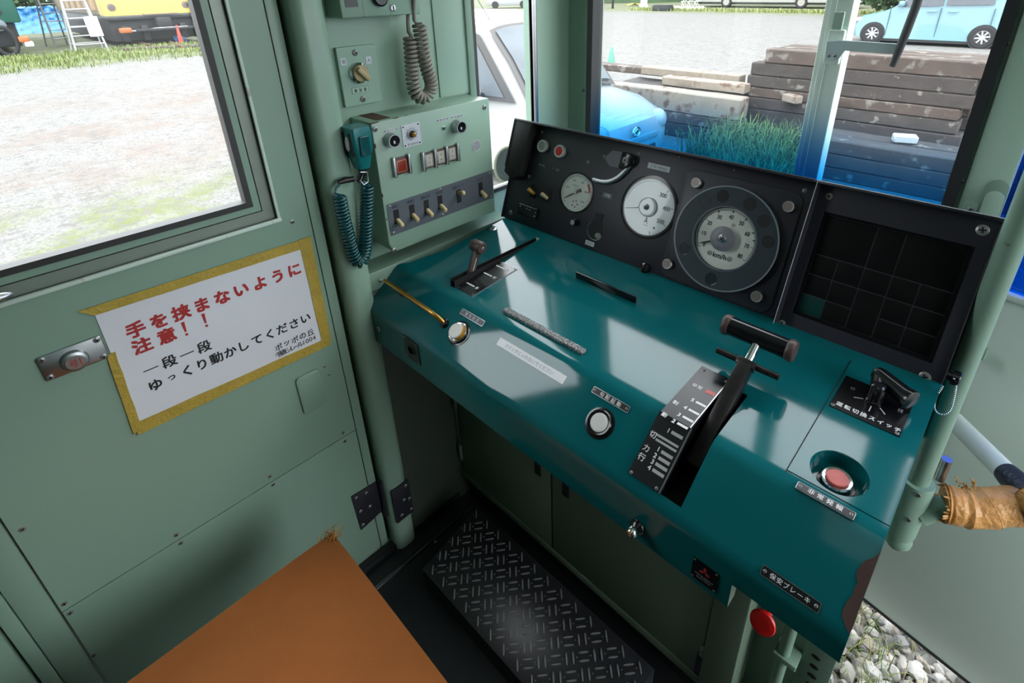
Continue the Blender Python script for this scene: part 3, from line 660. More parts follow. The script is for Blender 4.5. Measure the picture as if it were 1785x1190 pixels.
# plate follows the bend of the desk: top sheet + slope sheet
yb = 0.595; q0 = FT; 
def vt(y): return (y-0.93)/math.cos(math.radians(4))
b.span(FT, (-0.3065, vt(0.5935), 0.0), (-0.2555, -0.2045, TH), PLATE); b.span(FS, (-0.3085, -0.1035, 0.0), (-0.2535, 0.0015, TH), PLATE)
b.span(FT, (-0.2562, vt(0.5935), 0.0), (-0.2545, -0.2045, TH+0.0004), STEEL); b.span(FS, (-0.2545, -0.1035, 0.0), (-0.2527, 0.0015, TH+0.0004), STEEL)
def c8(x, y): return (980+x/3.216, 530+y/3.216)
def mark(F, a, c, h, m=WHITE):
    p, q = onf(c8(*a), F, TH), onf(c8(*c), F, TH); y = (p[1]+q[1])/2; b.span(F, (p[0], y-h/2, TH), (min(q[0], -0.2575), y+h/2, TH+0.0004), m)
def ch(F, t, c, h, m=WHITE, bold=0.015):
    p = onf(c8(*c), F, TH); b.text(F, t, p, (None, h), m, TH+0.0004, bold)
mark(FT, (803, 488), (872, 512), 0.0085, REDB); ch(FT, '非常', (757, 462), 0.009)
for t, c, a, e in (('5', (731, 538), (750, 548), (810, 578)), ('4', (690, 580), (708, 590), (772, 622)), ('3', (655, 619), (675, 630), (738, 662)), ('2', (625, 655), (645, 667), (708, 700))):
    ch(FT, t, c, 0.0078, bold=0.025); mark(FT, a, e, 0.0045)
ch(FT, '制', (636, 552), 0.009); ch(FT, '動', (573, 620), 0.009)
GREYW = mat('grey_lettering', (0.42, 0.42, 0.42), 0.5)
for t, c, a, e in (('1', (597, 708), (612, 718), (676, 750)), ('1', (541, 812), (556, 825), (618, 865)), ('2', (522, 848), (540, 860), (602, 898)), ('3', (507, 882), (523, 893), (588, 933)), ('4', (489, 915), (506, 928), (570, 966))):
    ch(FS, t, c, 0.0074, bold=0.025); mark(FS, a, e, 0.0050, GREYW)
mark(FS, (532, 734), (652, 799), 0.0036, GREYW); mark(FS, (524, 758), (641, 824), 0.0036, GREYW)
ch(FS, '切', (510, 730), 0.0105); ch(FS, '力', (472, 805), 0.0105); ch(FS, '行', (446, 856), 0.0115)
for p in ((795, 372), (920, 434)): b.screw(FT, onf(c8(*p), FT, TH), 0.0025, TH)
for p in ((388, 942), (528, 1032)): b.screw(FS, onf(c8(*p), FS, TH), 0.0025, TH)
b.build('scale_plate', mc)
LX = -0.237; piv = Vector((LX, 0.598, 0.886)); tip = Vector((LX, 0.778, 1.005)); dr = (tip-piv).normalized(); nr = Vector((0, -dr.z, dr.y))
LM = frame(piv, (1, 0, 0), dr); LL = (tip-piv).length    # local y along the lever, z normal (up)
b = MB(); b.poly(LM @ Matrix(((0, 0, 1, -0.0115), (1, 0, 0, 0), (0, 1, 0, 0), (0, 0, 0, 1))), [(-0.02, -0.012), (0.10, -0.016), (LL-0.052, -0.011), (LL-0.052, 0.011), (0.10, 0.013), (-0.02, 0.012)], 0, 0.023, WORN, 0.002); b.build('lever_arm', mc)
b = MB(); b.cyl(LM @ RX(-90), (0, 0), 0.0075, LL-0.055, LL, CHROME, seg=20); b.build('shaft', mc)
b = MB(); b.tube([LM @ Vector((-0.052, LL-0.050, 0)), LM @ Vector((0.052, LL-0.050, 0))], 0.0055, WORN, 14); b.box(LM, (0, LL-0.052, 0), (0.032, 0.014, 0.022), WORN, 0.004); b.build('cross_bar', mc)
gx0, gx1 = -0.300, -0.180
b = MB(); b.tube([(gx0+0.012, tip.y, tip.z), (gx1-0.012, tip.y, tip.z)], 0.0165, BLKG, 28); b.build('grip', mc)
for x0, x1 in ((gx0, gx0+0.0125), (gx1-0.0125, gx1)):
    b = MB(); e = 0.002 if x0 == gx0 else -0.002
    xs = [x0, x0+0.003, x1-0.003, x1]; b.tube([(x, tip.y, tip.z) for x in xs], [0.0165, 0.0185, 0.0185, 0.0165], BROWNP, 28); tag(b.build('end_cap', mc), 'dull brown end cap')
b = MB(); b.cyl(frame((-0.2185, 0.606, 0.892), (0, 1, 0), (0, 0, 1)) , (0, 0), 0.010, -0.012, 0.002, WORN); b.build('pivot_bolt', mc)

# ------------------------------------------------------------------ reverser lever
rv = thing('reverser_lever', (-0.86, 0.69, 0.93), 'short dark reverser lever with round knob standing in slot at desk left end', 'control lever')
b = MB(); b.span(FT, (-0.8505, -0.3125, 0.0), (-0.7935, -0.1715, 0.0014), STEEL); b.span(FT, (-0.8497, -0.3117, 0.0014), (-0.7943, -0.1723, 0.0019), BLKG)
for u in (-0.846, -0.798):
    for v in (-0.308, -0.1765): b.screw(FT, (u, v), 0.002, 0.0019)
for v, t in ((-0.285, '後'), (-0.232, '切'), (-0.192, '前')):
    b.span(FT, (-0.845, v-0.0018, 0.002), (-0.818, v+0.0018, 0.0023), WHITE); b.text(FT, t, (-0.809, v), (0.0085, 0.0085), WHITE, 0.0023, 0.01)
b.build('scale_plate', rv)
q = frame((-0.8597, 0.664, 0.925), (1, 0, 0), (0, 0.42, 0.907))
b = MB(); b.span(q, (-0.0055, -0.01, -0.009), (0.0055, 0.075, 0.009), BROWNP, 0.002); b.span(q, (0.0054, 0.02, -0.001), (0.0058, 0.055, 0.001), WHITE); b.build('lever_arm', rv)
kc = q @ Vector((0, 0.082, 0)); b = MB(); b.tube([(kc.x+dx, kc.y, kc.z) for dx in (-0.017, -0.014, 0.014, 0.017)], [0.0125, 0.0145, 0.0145, 0.0125], BROWNP, 24); b.screw(frame((kc.x+0.017, kc.y, kc.z), (0, 1, 0), (0, 0, 1)), (0, 0), 0.004); b.build('knob', rv)

# ------------------------------------------------------------------ mode switch with crank handle
ms = thing('mode_switch', (-0.066, 0.80, 0.94), 'black crank-handled switch on lettered black plate at the desk right end', 'switch')
b = MB(); b.span(FT, (-0.1150, -0.1600, 0.0012), (-0.0195, -0.0760, 0.0026), BLKG)
t = '運転切換スイッチ'
for i, c_ in enumerate(t):
    g = glyphs(c_, 0.02); b.text(FT, c_, (-0.1035+i*0.0112, -0.1480), (0.0098*min(1, g[3]-g[2]), 0.0105*min(1, g[5]-g[4])), WHITE, 0.0029, 0.02)
b.text(FT, '切', (-0.0985, -0.101), (0.0065, 0.0065), INKB, 0.0029); b.text(FT, '非常', (-0.031, -0.1055), (0.0065, 0.0085), WHITE, 0.0029)
for a in (205, 270, 315): b.box(FT @ T(-0.066, -0.1075, 0.0028) @ RZ(a), (0.0215, 0, 0), (0.013, 0.0012, 0.0004), WHITE)
for u in (-0.111, -0.024): b.screw(FT, (u, -0.155), 0.0028, 0.0026)
b.build('switch_plate', ms)
b = MB(); b.lathe(FT, (-0.066, -0.1075), [(0.0125, 0.0026), (0.0120, 0.006), (0.0105, 0.007), (0.0100, 0.034), (0.007, 0.0365)], BLKG, 24); b.build('spindle', ms)
p0 = FT @ Vector((-0.066, -0.1075, 0.037)); p1 = at((1588, 698), 2, 0.968)
p0 = at((1535, 655), 2, 0.972); ax_ = (p1-p0).normalized()
b = MB(); b.tube([p0-ax_*0.012, p0-ax_*0.008, p0, p1-ax_*0.012, p1-ax_*0.004, p1, p1+ax_*0.001], [0.005, 0.0110, 0.0130, 0.0142, 0.0165, 0.0165, 0.0150], BLKG, 24); b.build('crank_handle', ms)
b = MB(); b.tube([FT @ Vector((-0.066, -0.1075, 0.02)), p0-ax_*0.004], [0.010, 0.0095], BLKG, 18); b.build('crank_neck', ms)

# ------------------------------------------------------------------ cabinet under the desk
CF_ = frontf(0.715)
cb = thing('desk_cabinet', (-0.60, 0.80, 0.0), 'mint green two-door cabinet under the teal desk', 'cabinet')
b = MB(); b.span(ID, (-1.055, 0.722, 0.09), (-0.142, 0.97, 0.86), MINT_C); b.span(ID, (-1.04, 0.745, 0.0), (-0.15, 0.96, 0.09), BLKM); b.span(CF_, (-1.055, 0.095, -0.01), (-0.211, 0.122, 0.002), MINT_C, 0.003); b.span(CF_, (-1.055, 0.122, -0.01), (-1.040, 0.86, 0.002), MINT_C, 0.002); b.span(CF_, (-0.209, 0.09, -0.01), (-0.142, 0.80, 0.012), MINT_C, 0.004)
b.build('carcass', cb)
def cdoor(x0, x1, hx, hs):
    b = MB(); b.span(CF_, (x0, 0.126, -0.007), (x1, 0.86, 0.0015), MINT_C, 0.002); o = b.build('door', cb)
    b = MB(); b.span(CF_, (hx-0.011, 0.375, 0.001), (hx+0.011, 0.50, 0.004), BLK, 0.001); b.span(CF_, (hx-0.007, 0.39, 0.004), (hx+0.007, 0.485, 0.0045), BLKM); b.build('recessed_pull', o)
    for z in (0.21, 0.42): b = MB(); b.tube([CF_ @ Vector((hs, z-0.03, 0.004)), CF_ @ Vector((hs, z+0.03, 0.004))], 0.006, MINT_C, 10); b.build('hinge', o)
cdoor(-1.037, -0.6545, -0.70, -1.037); cdoor(-0.6505, -0.2125, -0.605, -0.2125)
b = MB(); b.span(CF_, (-0.222, 0.14, 0.001), (-0.205, 0.215, 0.010), BLK, 0.002); b.build('catch', cb)
# recess panel right of the cabinet with vents and conduit
rp = thing('equipment_panel', (-0.07, 0.80, 0.0), 'dark green equipment panel with oval vents behind a pipe under the desk', 'panel')
q = frontf(0.80); b = MB(); b.span(q, (-0.142, 0.0, -0.01), (0.004, 0.86, 0), MINT_D, 0.002); b.span(q, (-0.050, 0.0, 0.0), (0.004, 0.84, 0.006), MINT_D, 0.002)
for i in range(4): b.sph(q, (-0.028+0.002*i, 0.335-0.030*i, 0.0062), (0.0085, 0.0062, 0.0012), BLKM)
for z in (0.31, 0.385): b.screw(q, (-0.060, z), 0.006)
b.build('panel_plate', rp)
b = MB(); b.tube([(-0.078, 0.775, 0.0), (-0.078, 0.775, 0.86)], 0.0115, MINT_D, 14); b.span(q, (-0.095, 0.30, 0.0), (-0.05, 0.315, 0.04), MINT_D, 0.002); b.build('pipe', rp)

# ================================================================== INSTRUMENT PANEL
BEZ = mat('pale_metal_bezel', (0.55, 0.56, 0.56), 0.3, 0.4)
ip = thing('instrument_panel', (-0.65, 0.98, 0.95), 'black sloping instrument panel with round dials behind the teal desk', 'instrument panel')
PX0, PX1, PV = -1.030, -0.262, 0.272
b = MB()
PT = 0.10
def panelpoly(b, x0, x1, v1, th, m, y0=0.0): b.span(FP, (x0, y0, -th), (x1, v1, 0), m, 0.004)
panelpoly(b, PX0, PX1, PV, 0.06, BLK)
b.build('housing', ip)
# hood: top lip and left cheek
b = MB(); b.span(FP, (PX0, PV-0.002, -0.06), (PX1, PV+0.004, 0.030), BLK, 0.0015)
b.poly(FP @ T(PX0, 0, 0) @ Matrix(((0, 0, 1, 0), (0, 1, 0, 0), (1, 0, 0, 0), (0, 0, 0, 1))), [(-0.01, 0.0), (0.003, 0.0), (0.004, 0.115), (0.030, 0.145), (0.030, PV), (-0.01, PV)], 0, 0.003, BLK)
b.poly(FP, [(PX0, 0.128), (PX0+0.035, 0.112), (PX0+0.058, 0.128), (PX0+0.066, 0.272), (PX0, 0.272)], 0.0, 0.0285, BLKM, 0.003)
b.build('hood', ip)
for p in ((890, 370), (1113, 268), (1403, 332), (945, 230), (922, 307), (1025, 283)): b = MB(); b.screw(FP, onf(p, FP), 0.0042 if p[0] != 890 else 0.006); b.build('screw', ip)
for u, v in ((-0.93, 0.172), (-0.915, 0.166), (-0.885, 0.170), (-0.87, 0.166), (-0.545, 0.265), (-0.42, 0.262)): b = MB(); b.sph(FP, (u, v, 0), (0.0012, 0.0012, 0.0008), LABEL, 6); b.build('engraved_marking', ip)
b = MB(); b.text(FP, '高加速', (-0.925, 0.170), (0.020, 0.006), INKB); b.build('engraved_marking', ip); b = MB(); b.text(FP, '非常', (-0.868, 0.169), (0.014, 0.005), INKB)
b.build('engraved_marking', ip)
def lamp(c, m, r=0.0135):
    o = thing('indicator_lamp', (0, 0, 0), None, None); o.parent = ip
    b = MB(); b.lathe(FP, c, [(r*1.25, 0), (r*1.25, 0.008), (r*1.15, 0.0105), (r*0.90, 0.010), (r*0.88, 0.006)], BEZ, 28); b.build('bezel', o)
    b = MB(); b.lathe(FP, c, [(r*0.90, 0.002), (r*0.88, 0.0092), (r*0.7, 0.0100)], m, 28); b.build('lens', o)
lamp((-0.931, 0.219), mat('grey_lens', (0.33, 0.34, 0.30), 0.35)); lamp((-0.8705, 0.2165), REDB)
# pressure gauge
def tick(b, F, c, r0, r1, a, w, m, z):
    a = math.radians(a); b.box(F @ T(c[0], c[1], z) @ Matrix.Rotation(a, 4, 'Z'), ((r0+r1)/2, 0, 0), (r1-r0, w, 0.0003), m)
g = thing('pressure_gauge', (0, 0, 0), None, None); g.parent = ip; c = (-0.7935, 0.126); R = 0.0475
b = MB(); b.lathe(FP, c, [(R+0.0045, 0.0), (R+0.0045, 0.0025), (R+0.001, 0.003), (R, 0.0005)], BLKG, 44, cap=False); b.build('bezel', g)
b = MB(); b.cyl(FP, c, R, -0.002, 0.0008, DIAL, seg=44)
b.lathe(FP, (c[0]+0.004, c[1]-0.028), [(0.0135, 0.0009), (0.0133, 0.0012)], WHB, 24)
for k in range(5): b.sph(FP, (c[0]+0.004+0.008*math.cos(k*1.257), c[1]-0.028+0.008*math.sin(k*1.257), 0.0012), (0.002, 0.002, 0.0004), INK, 8)
for k in range(51):
    a = 225-270*k/50; tick(b, FP, c, R*(0.84 if k % 5 else 0.80), R*0.93, a, 0.0004 if k % 5 else 0.0007, INK, 0.0010)
for k, t in enumerate(('0', '200', '400', '600', '800', '1000')):
    a = math.radians(215-250*k/5); 
    if k: b.text(FP, t, (c[0]+R*0.66*math.cos(a), c[1]+R*0.66*math.sin(a)), (None, 0.0048), INK, 0.0010)
for k in range(6): tick(b, FP, c, R*0.80, R*0.93, 40-5*k, 0.004, REDL, 0.0009)
b.text(FP, '元ダメ', (c[0]-0.004, c[1]+0.017), (0.020, 0.0055), INK, 0.0010); b.text(FP, 'kPa', (c[0], c[1]+0.009), (0.011, 0.0045), INKB, 0.0010); b.build('dial', g)
b = MB(); a = math.radians(215); q = FP @ T(c[0], c[1], 0.003) @ Matrix.Rotation(a, 4, 'Z'); b.poly(q, [(-0.018, -0.004), (-0.013, -0.0035), (0.0, -0.0018), (0.024, -0.0018), (0.040, -0.0004), (0.040, 0.0004), (0.024, 0.0018), (0.0, 0.0018), (-0.013, 0.0035), (-0.018, 0.004)], 0, 0.0008, BROWNP); b.cyl(FP, c, 0.004, 0.001, 0.006, STEEL); b.build('needle', g)
# ammeter
g = thing('ammeter', (0, 0, 0), None, None); g.parent = ip; c = (-0.5865, 0.1415); R = 0.0625
b = MB(); b.lathe(FP, c, [(R+0.010, 0.0), (R+0.010, 0.0012), (R+0.009, 0.0014), (R+0.001, 0.0013), (R+0.001, 0.0012)], BLKG, 48, cap=False); b.build('bezel', g)
b = MB(); b.cyl(FP, c, R+0.002, -0.004, 0.0012, DIALB, seg=48)
for k in range(61):
    a = 171.5-242.5*k/60
    if a < 75: tick(b, FP, c, R*(0.94 if k % 10 else 0.88), R*1.0, a, 0.0004 if k % 10 else 0.0012, INK, 0.0014)
    else: tick(b, FP, c, R*0.94, R*0.955, a, 0.004, LABEL, 0.0014)
for t, a in (('300', 50), ('400', 10), ('500', -31)):
    a = math.radians(a); b.text(FP, t, (c[0]+R*0.72*math.cos(a), c[1]+R*0.72*math.sin(a)), (0.018, 0.0095), INK, 0.0014, 0.008)
b.text(FP, 'A', (c[0]+0.003, c[1]-0.030), (0.0095, 0.0145), INK, 0.0014); b.span(FP, (c[0]-0.001, c[1]-0.0415, 0.0013), (c[0]+0.011, c[1]-0.0408, 0.0016), INK); b.sph(FP, (c[0]+0.0265, c[1]-0.0415, 0.0012), (0.0026, 0.0026, 0.0008), GREYP, 10)
b.build('dial', g)
b = MB(); b.lathe(FP, (c[0]-0.0005, c[1]), [(0.022, 0.006), (0.0215, 0.0072), (0.018, 0.0078)], DIALB, 32); b.cyl(FP, c, 0.012, 0.001, 0.006, GREYP, seg=24); b.screw(FP, (c[0]-0.001, c[1]), 0.007, 0.0078, STEEL); tag(b.build('hub', g), 'raised white centre disc')
b = MB(); q = FP @ T(c[0], c[1], 0.004) @ RZ(196); b.box(q, (0.040, 0, 0), (0.034, 0.0012, 0.0005), INKB); b.build('needle', g)
# speedometer
g = thing('speedometer', (0, 0, 0), None, None); g.parent = ip; c = (-0.397, 0.1235); R = 0.108
b = MB(); b.rrect(FP, (-0.3965, 0.126), (0.243, 0.240), 0.022, 0, 0.0035, BLK, bev=0.001); 
b.build('mounting_plate', g)
for p in ((1212, 318), (1374, 360), (1162, 460), (1318, 517)):
    u = onf(p, FP, 0.013); b = MB(); b.lathe(FP, u, [(0.0112, 0.0035), (0.0112, 0.012), (0.0102, 0.0132), (0.009, 0.0130)], SCREW, 28); b.lathe(FP, u, [(0.0085, 0.0128), (0.0085, 0.0134), (0.0015, 0.0134)], mat('brownish_metal', (0.22, 0.18, 0.17), 0.45, 0.7), 24); b.build('fixing_knob', g)
GREYR = mat('sheen_cover', (0.050, 0.060, 0.072), 0.13, var=0.15, scale=10, coat=0.6)  # grey stands in for reflections on the clear cover
RI = 0.064
b = MB(); b.ring(FP, circ(c, R, 64), circ(c, RI, 64), 0.0035, 0.0130, GREYR); b.ring(FP, circ(c, R, 64), circ(c, R-0.003, 64), 0.0130, 0.0150, mat('cover_rim', (0.20, 0.23, 0.26), 0.2)); b.ring(FP, circ(c, RI+0.003, 64), circ(c, RI, 64), 0.0130, 0.0142, mat('cover_rim_inner', (0.10, 0.12, 0.15), 0.2)); b.build('cover_ring', g)
for p in ((345, 255), (497, 210), (742, 260), (892, 405), (928, 605), (400, 905), (165, 660)):
    u = onf((1160+p[0]/4.958, 300+p[1]/4.958), FP, 0.013); dd = math.hypot(u[0]-c[0], u[1]-c[1]); k = 0.0865/dd; u = (c[0]+(u[0]-c[0])*k, c[1]+(u[1]-c[1])*k)
    b = MB(); b.lathe(FP, u, [(0.0128, 0.0131), (0.0126, 0.0134), (0.0118, 0.0132)], BLKM if p[0] > 450 else mat('sheen_hole', (0.022, 0.028, 0.036), 0.2), 28); b.build('lamp_hole', g)  # left holes greyed to carry the reflection on the cover
b = MB(); b.cyl(FP, c, RI-0.001, 0.0, 0.0050, DIAL, seg=56); ci_ = c
A80, A0_ = -32.2, 211.7
for k in range(81):
    a = A0_+(A80-A0_)*k/80; big = k % 10 == 0; tick(b, FP, c, RI*(0.84 if big else (0.875 if k % 5 == 0 else 0.895)), RI*0.93, a, 0.0009 if big else 0.0005, INK, 0.0053)
for k in range(120):
    a = A0_+(A80-A0_)*(k+.5)/120; tick(b, FP, c, RI*0.925, RI*0.935, a, 0.0028, INK, 0.0053)
for k in (30, 40, 50, 60, 65): 
    a = A0_+(A80-A0_)*k/80; tick(b, FP, c, RI*0.86, RI*0.94, a-1, 0.0022, INK, 0.0054)
for k in range(0, 90, 10):
    a = math.radians(A0_+(A80-A0_)*k/80); b.text(FP, str(k), (c[0]+RI*0.715*math.cos(a), c[1]+RI*0.715*math.sin(a)), (0.0052*len(str(k))*0.92 if k else 0.0048, 0.0088), INK, 0.0053, 0.02)
b.text(FP, 'km/h', (c[0]-0.001, c[1]-0.0370), (0.0290, 0.0110), INK, 0.0053, 0.02)
for sx in (-0.0225, 0.0205):
    b.ring(FP, circ((c[0]+sx, c[1]-0.0372), 0.0048, 20), circ((c[0]+sx, c[1]-0.0372), 0.0036, 20), 0.005, 0.0054, INK); b.screw(FP, (c[0]+sx, c[1]-0.0372), 0.0022, 0.005)
b.ring(FP, circ((c[0]+0.009, c[1]+0.031), 0.0042, 20), circ((c[0]+0.009, c[1]+0.031), 0.0036, 20), 0.005, 0.0053, INK); b.screw(FP, (c[0]+0.009, c[1]+0.031), 0.002, 0.005)
b.build('dial', g)
HUBM = mat('hub_grey', (0.17, 0.17, 0.20), 0.4)
b = MB(); b.cyl(FP, c, 0.012, 0.005, 0.016, GREYP); b.lathe(FP, (c[0]-0.001, c[1]), [(0.0255, 0.0155), (0.0255, 0.0172), (0.0245, 0.0180), (0.010, 0.0182)], HUBM, 40); b.screw(FP, (c[0]-0.001, c[1]), 0.0085, 0.0182, STEEL, 0.5); b.build('hub', g)
b = MB(); q = FP @ T(c[0], c[1], 0.0105) @ RZ(206); b.poly(q, [(0.02, -0.0017), (0.045, -0.0014), (0.056, -0.0003), (0.056, 0.0003), (0.045, 0.0014), (0.02, 0.0017)], 0, 0.0006, INK); b.build('needle', g)
# inclinometer arc, paper label, small plates, key hole, knobs, toggles
g = thing('bracket_unit', (0, 0, 0), None, None); g.parent = ip
def c9(x, y): return (1030+x/7.0, 250+y/7.0)
b = MB(); b.poly(FP, [onf(c9(*p), FP, 0.006) for p in ((335, 300), (225, 275), (165, 170), (265, 85), (390, 105))][::-1], 0.004, 0.006, GREYP); b.screw(FP, onf(c9(170, 158), FP), 0.004, 0.003); b.build('bracket_plate', g)
b = MB(); b.poly(FP, [onf(c9(*p), FP, 0.012) for p in ((385, 320), (335, 290), (385, 100), (430, 105), (545, 150), (520, 250), (440, 300))][::-1], 0.004, 0.014, BLKG, 0.002); b.screw(FP, onf(c9(420, 205), FP, 0.014), 0.0075, 0.014); b.build('block', g)
b = MB(); arc = smooth_path([FP @ Vector((*onf(c9(*p), FP, 0.006), 0.006)) for p in ((30, 440), (120, 468), (220, 470), (320, 430), (410, 350), (480, 260), (525, 180), (520, 155))], 2)
b.tube(arc, 0.0056, ALU, 12); b.screw(FP, onf(c9(45, 440), FP, 0.008), 0.0045, 0.0085); b.build('curved_arm', g)
lbc = [onf(p, FP) for p in ((1125, 281), (1176.5, 293.5))]
b = MB(); b.rrect(FP, (-0.5865, 0.2330), (0.0555, 0.0125), 0.0005, 0.0003, 0.0009, LABEL); b.text(FP, 'クモ1904#1', (-0.5865, 0.2330), (0.044, 0.0080), GREYP, 0.0011); tag(b.build('paper_label', ip), 'small pale label with handwritten number')
u = onf((1059, 341), FP); b = MB(); b.rrect(FP, u, (0.0275, 0.0130), 0.0005, 0, 0.001, GREYP); b.text(FP, '戸閉', u, (0.014, 0.007), WHITE, 0.0012); 
for sx in (-1, 1): b.screw(FP, (u[0]+sx*0.011, u[1]), 0.0016, 0.001)
b.build('name_plate', ip)
u = onf((1026, 433), FP); b = MB(); b.rrect(FP, (u[0], 0.0155), (0.0265, 0.0110), 0.0005, 0, 0.001, LABEL); b.text(FP, 'MC1キー', (u[0], 0.0155), (0.019, 0.006), INK, 0.0012); b.build('name_plate', ip)
# keyhole opening
u = (-0.7095, 0.052); b = MB(); kp = [(u[0]+0.0245*math.cos(a), u[1]+0.0245*math.sin(a)) for a in [math.radians(112+360*k/40*0.878) for k in range(41)]] + [(u[0]+0.0125, u[1]+0.042), (u[0]-0.012, u[1]+0.042)]
b.poly(FP, kp, 0.0004, 0.0012, BLKM)
b.tube([FP @ Vector((*p, 0.001)) for p in kp[3:38]], 0.0008, STEEL, 6)
b.sph(FP, (u[0]+0.010, u[1]-0.012, 0.001), (0.010, 0.008, 0.0015), mat('grey_dust', (0.20, 0.22, 0.20), 0.9, var=0.6, scale=200), 10); b.build('key_socket', ip)
u = onf((1006, 388), FP); b = MB(); b.lathe(FP, u, [(0.009, 0), (0.0085, 0.006), (0.0065, 0.007), (0.0065, 0.019), (0.0055, 0.020)], BLKG, 20); b.lathe(FP, u, [(0.0062, 0.016), (0.0062, 0.0205), (0.005, 0.0212)], SCREW, 20); b.build('small_knob', ip)
b = MB(); b.lathe(FP, (-0.554, 0.0075), [(0.012, 0), (0.0115, 0.008), (0.008, 0.011)], BLKG, 24); b.box(FP, (-0.554, 0.0075, 0.012), (0.004, 0.018, 0.004), BLKG, 0.001); b.build('small_knob', ip)
for p in ((921, 329), (944, 337)):
    u = onf(p, FP, 0.018); o = thing('toggle_switch', (0, 0, 0), None, None); o.parent = ip
    b = MB(); b.box(FP, (u[0]+0.006, u[1]-0.004, 0.001), (0.026, 0.034, 0.002), BLKM, 0.001); b.build('switch_base', o)
    b = MB(); b.tube([FP @ Vector((u[0]+0.010, u[1]-0.010, 0.002)), FP @ Vector((u[0]+0.002, u[1]-0.002, 0.016)), FP @ Vector((u[0], u[1], 0.019))], [0.0045, 0.0058, 0.0048], AMBER if p[0] == 921 else CREAM, 12); b.build('switch_toggle', o)
b = MB(); b.rrect(FP, (-0.935, 0.040), (0.070, 0.030), 0.002, 0, 0.006, BLKG, bev=0.001); b.tube([FP @ Vector((-0.968, 0.0535, 0.0065)), FP @ Vector((-0.902, 0.0535, 0.0065))], 0.0007, LABEL, 5)
for u in ((-0.963, 0.047), (-0.938, 0.047), (-0.928, 0.046), (-0.905, 0.044), (-0.906, 0.034)): b.sph(FP, (*u, 0.0065), (0.0016, 0.0016, 0.001), LABEL, 6)
b.build('breaker_cover', ip)

# ------------------------------------------------------------------ indicator panel at right
dp = thing('indicator_panel', (-0.125, 0.98, 0.95), 'black hooded indicator panel of dark square tiles at the desk right end', 'indicator panel')
x0, x1 = -0.258, 0.005
b = MB(); b.span(FP, (x0, 0.0, -0.06), (x1, PV, -0.012), BLK, 0.002); b.build('housing', dp)
b = MB(); fr_o = rect(x0, 0.0, x1, PV); fr_i = rect(-0.2385, 0.0245, -0.0165, 0.2235)
b.ring(FP, fr_o, fr_i, -0.012, 0.0, BLK); b.ring(FP, rect(-0.2385, 0.0245, -0.0165, 0.2235), rect(-0.2335, 0.030, -0.022, 0.219), -0.012, -0.005, BLKG)
for p in ((1445, 342), (1713, 401), (1612, 657), (1363, 563)): b.screw(FP, onf(p, FP), 0.0088 if p[0] > 1500 else 0.0062, 0, SCREW, 0.3)
b.build('bezel', dp)
b = MB(); b.span(FP, (x0, PV-0.002, -0.06), (x1, PV+0.004, 0.026), BLK, 0.0015); b.span(FP, (x0, 0.0, -0.03), (x0+0.0025, PV, 0.026), BLK, 0.0008); b.span(FP, (x1-0.002, 0.0, -0.03), (x1, PV, 0.004), BLK, 0.0008)
b.tube([FP @ Vector((x0-0.001, PV+0.003, 0.026)), FP @ Vector((x1, PV+0.003, 0.026))], 0.0007, LABEL, 5); b.tube([FP @ Vector((x0+0.001, 0.0, 0.0262)), FP @ Vector((x0+0.001, PV+0.003, 0.0262))], 0.0005, LABEL, 5); b.build('hood', dp)
TILE = mat('dark_tile', (0.005, 0.0045, 0.005), 0.6, var=0.3, scale=20, spec=0.12); TILEG = mat('dark_green_tile', (0.004, 0.040, 0.036), 0.5, spec=0.15); GRID = mat('tile_edge', (0.055, 0.05, 0.062), 0.4)
ux = (-0.2335, -0.1925, -0.1500, -0.1075, -0.0668, -0.0225); vv = (0.0305, 0.0665, 0.1052, 0.1438, 0.2185)
cells = [(0, 2, 3, 4), (2, 3, 3, 4), (3, 5, 3, 4)] + [(i, i+1, 2, 3) for i in range(5)] + [(0, 1, 1, 2), (1, 2, 1, 2), (2, 3, 0, 2), (3, 4, 1, 2), (4, 5, 1, 2), (0, 1, 0, 1), (1, 2, 0, 1), (3, 4, 0, 1), (4, 5, 0, 1)]
for i0, i1, j0, j1 in cells:
    b = MB(); g_ = (i0, j0) == (0, 0); b.span(FP, (ux[i0]+0.0007, vv[j0]+0.0007, -0.012), (ux[i1]-0.0007, vv[j1]-0.0007, -0.0098), TILEG if g_ else TILE, 0.0004)
    o = b.build('indicator_tile', dp)
    if g_: tag(o, 'dark green indicator tile')
b = MB(); b.span(FP, (ux[0], vv[0], -0.0125), (ux[5], vv[4], -0.0105), GRID); b.build('tile_grid', dp)

# ================================================================== LEFT WALL EQUIPMENT
BX = -1.03; BW = wallf(BX); BZ0, BZ1, BY0, BY1 = 0.972, 1.286, 0.570, 0.908
def c2(x, y): return (560+x/2.479, y/2.479)
cbx = thing('control_box', (-1.075, 0.74, BZ0), 'mint green switch box with knobs and six cream toggles above the desk left end', 'control box')
b = MB(); b.poly(frame((WL+0.001, 0, 0), (0, 1, 0), (0, 0, 1)), [(BY0+0.010, BZ0), (BY1, BZ0), (BY1, BZ1), (BY0, BZ1), (BY0, BZ0+0.025)], 0, BX-WL-0.001, MINT, 0.0035)
for p in ((232, 558), (705, 463), (315, 1080)): b.screw(BW, onf(c2(*p), BW), 0.0062, h=0.5)
b.span(ID, (WL+0.004, BY0+0.02, BZ1-0.001), (BX-0.01, BY0+0.055, BZ1+0.0006), RUST)
b.build('box_body', cbx)
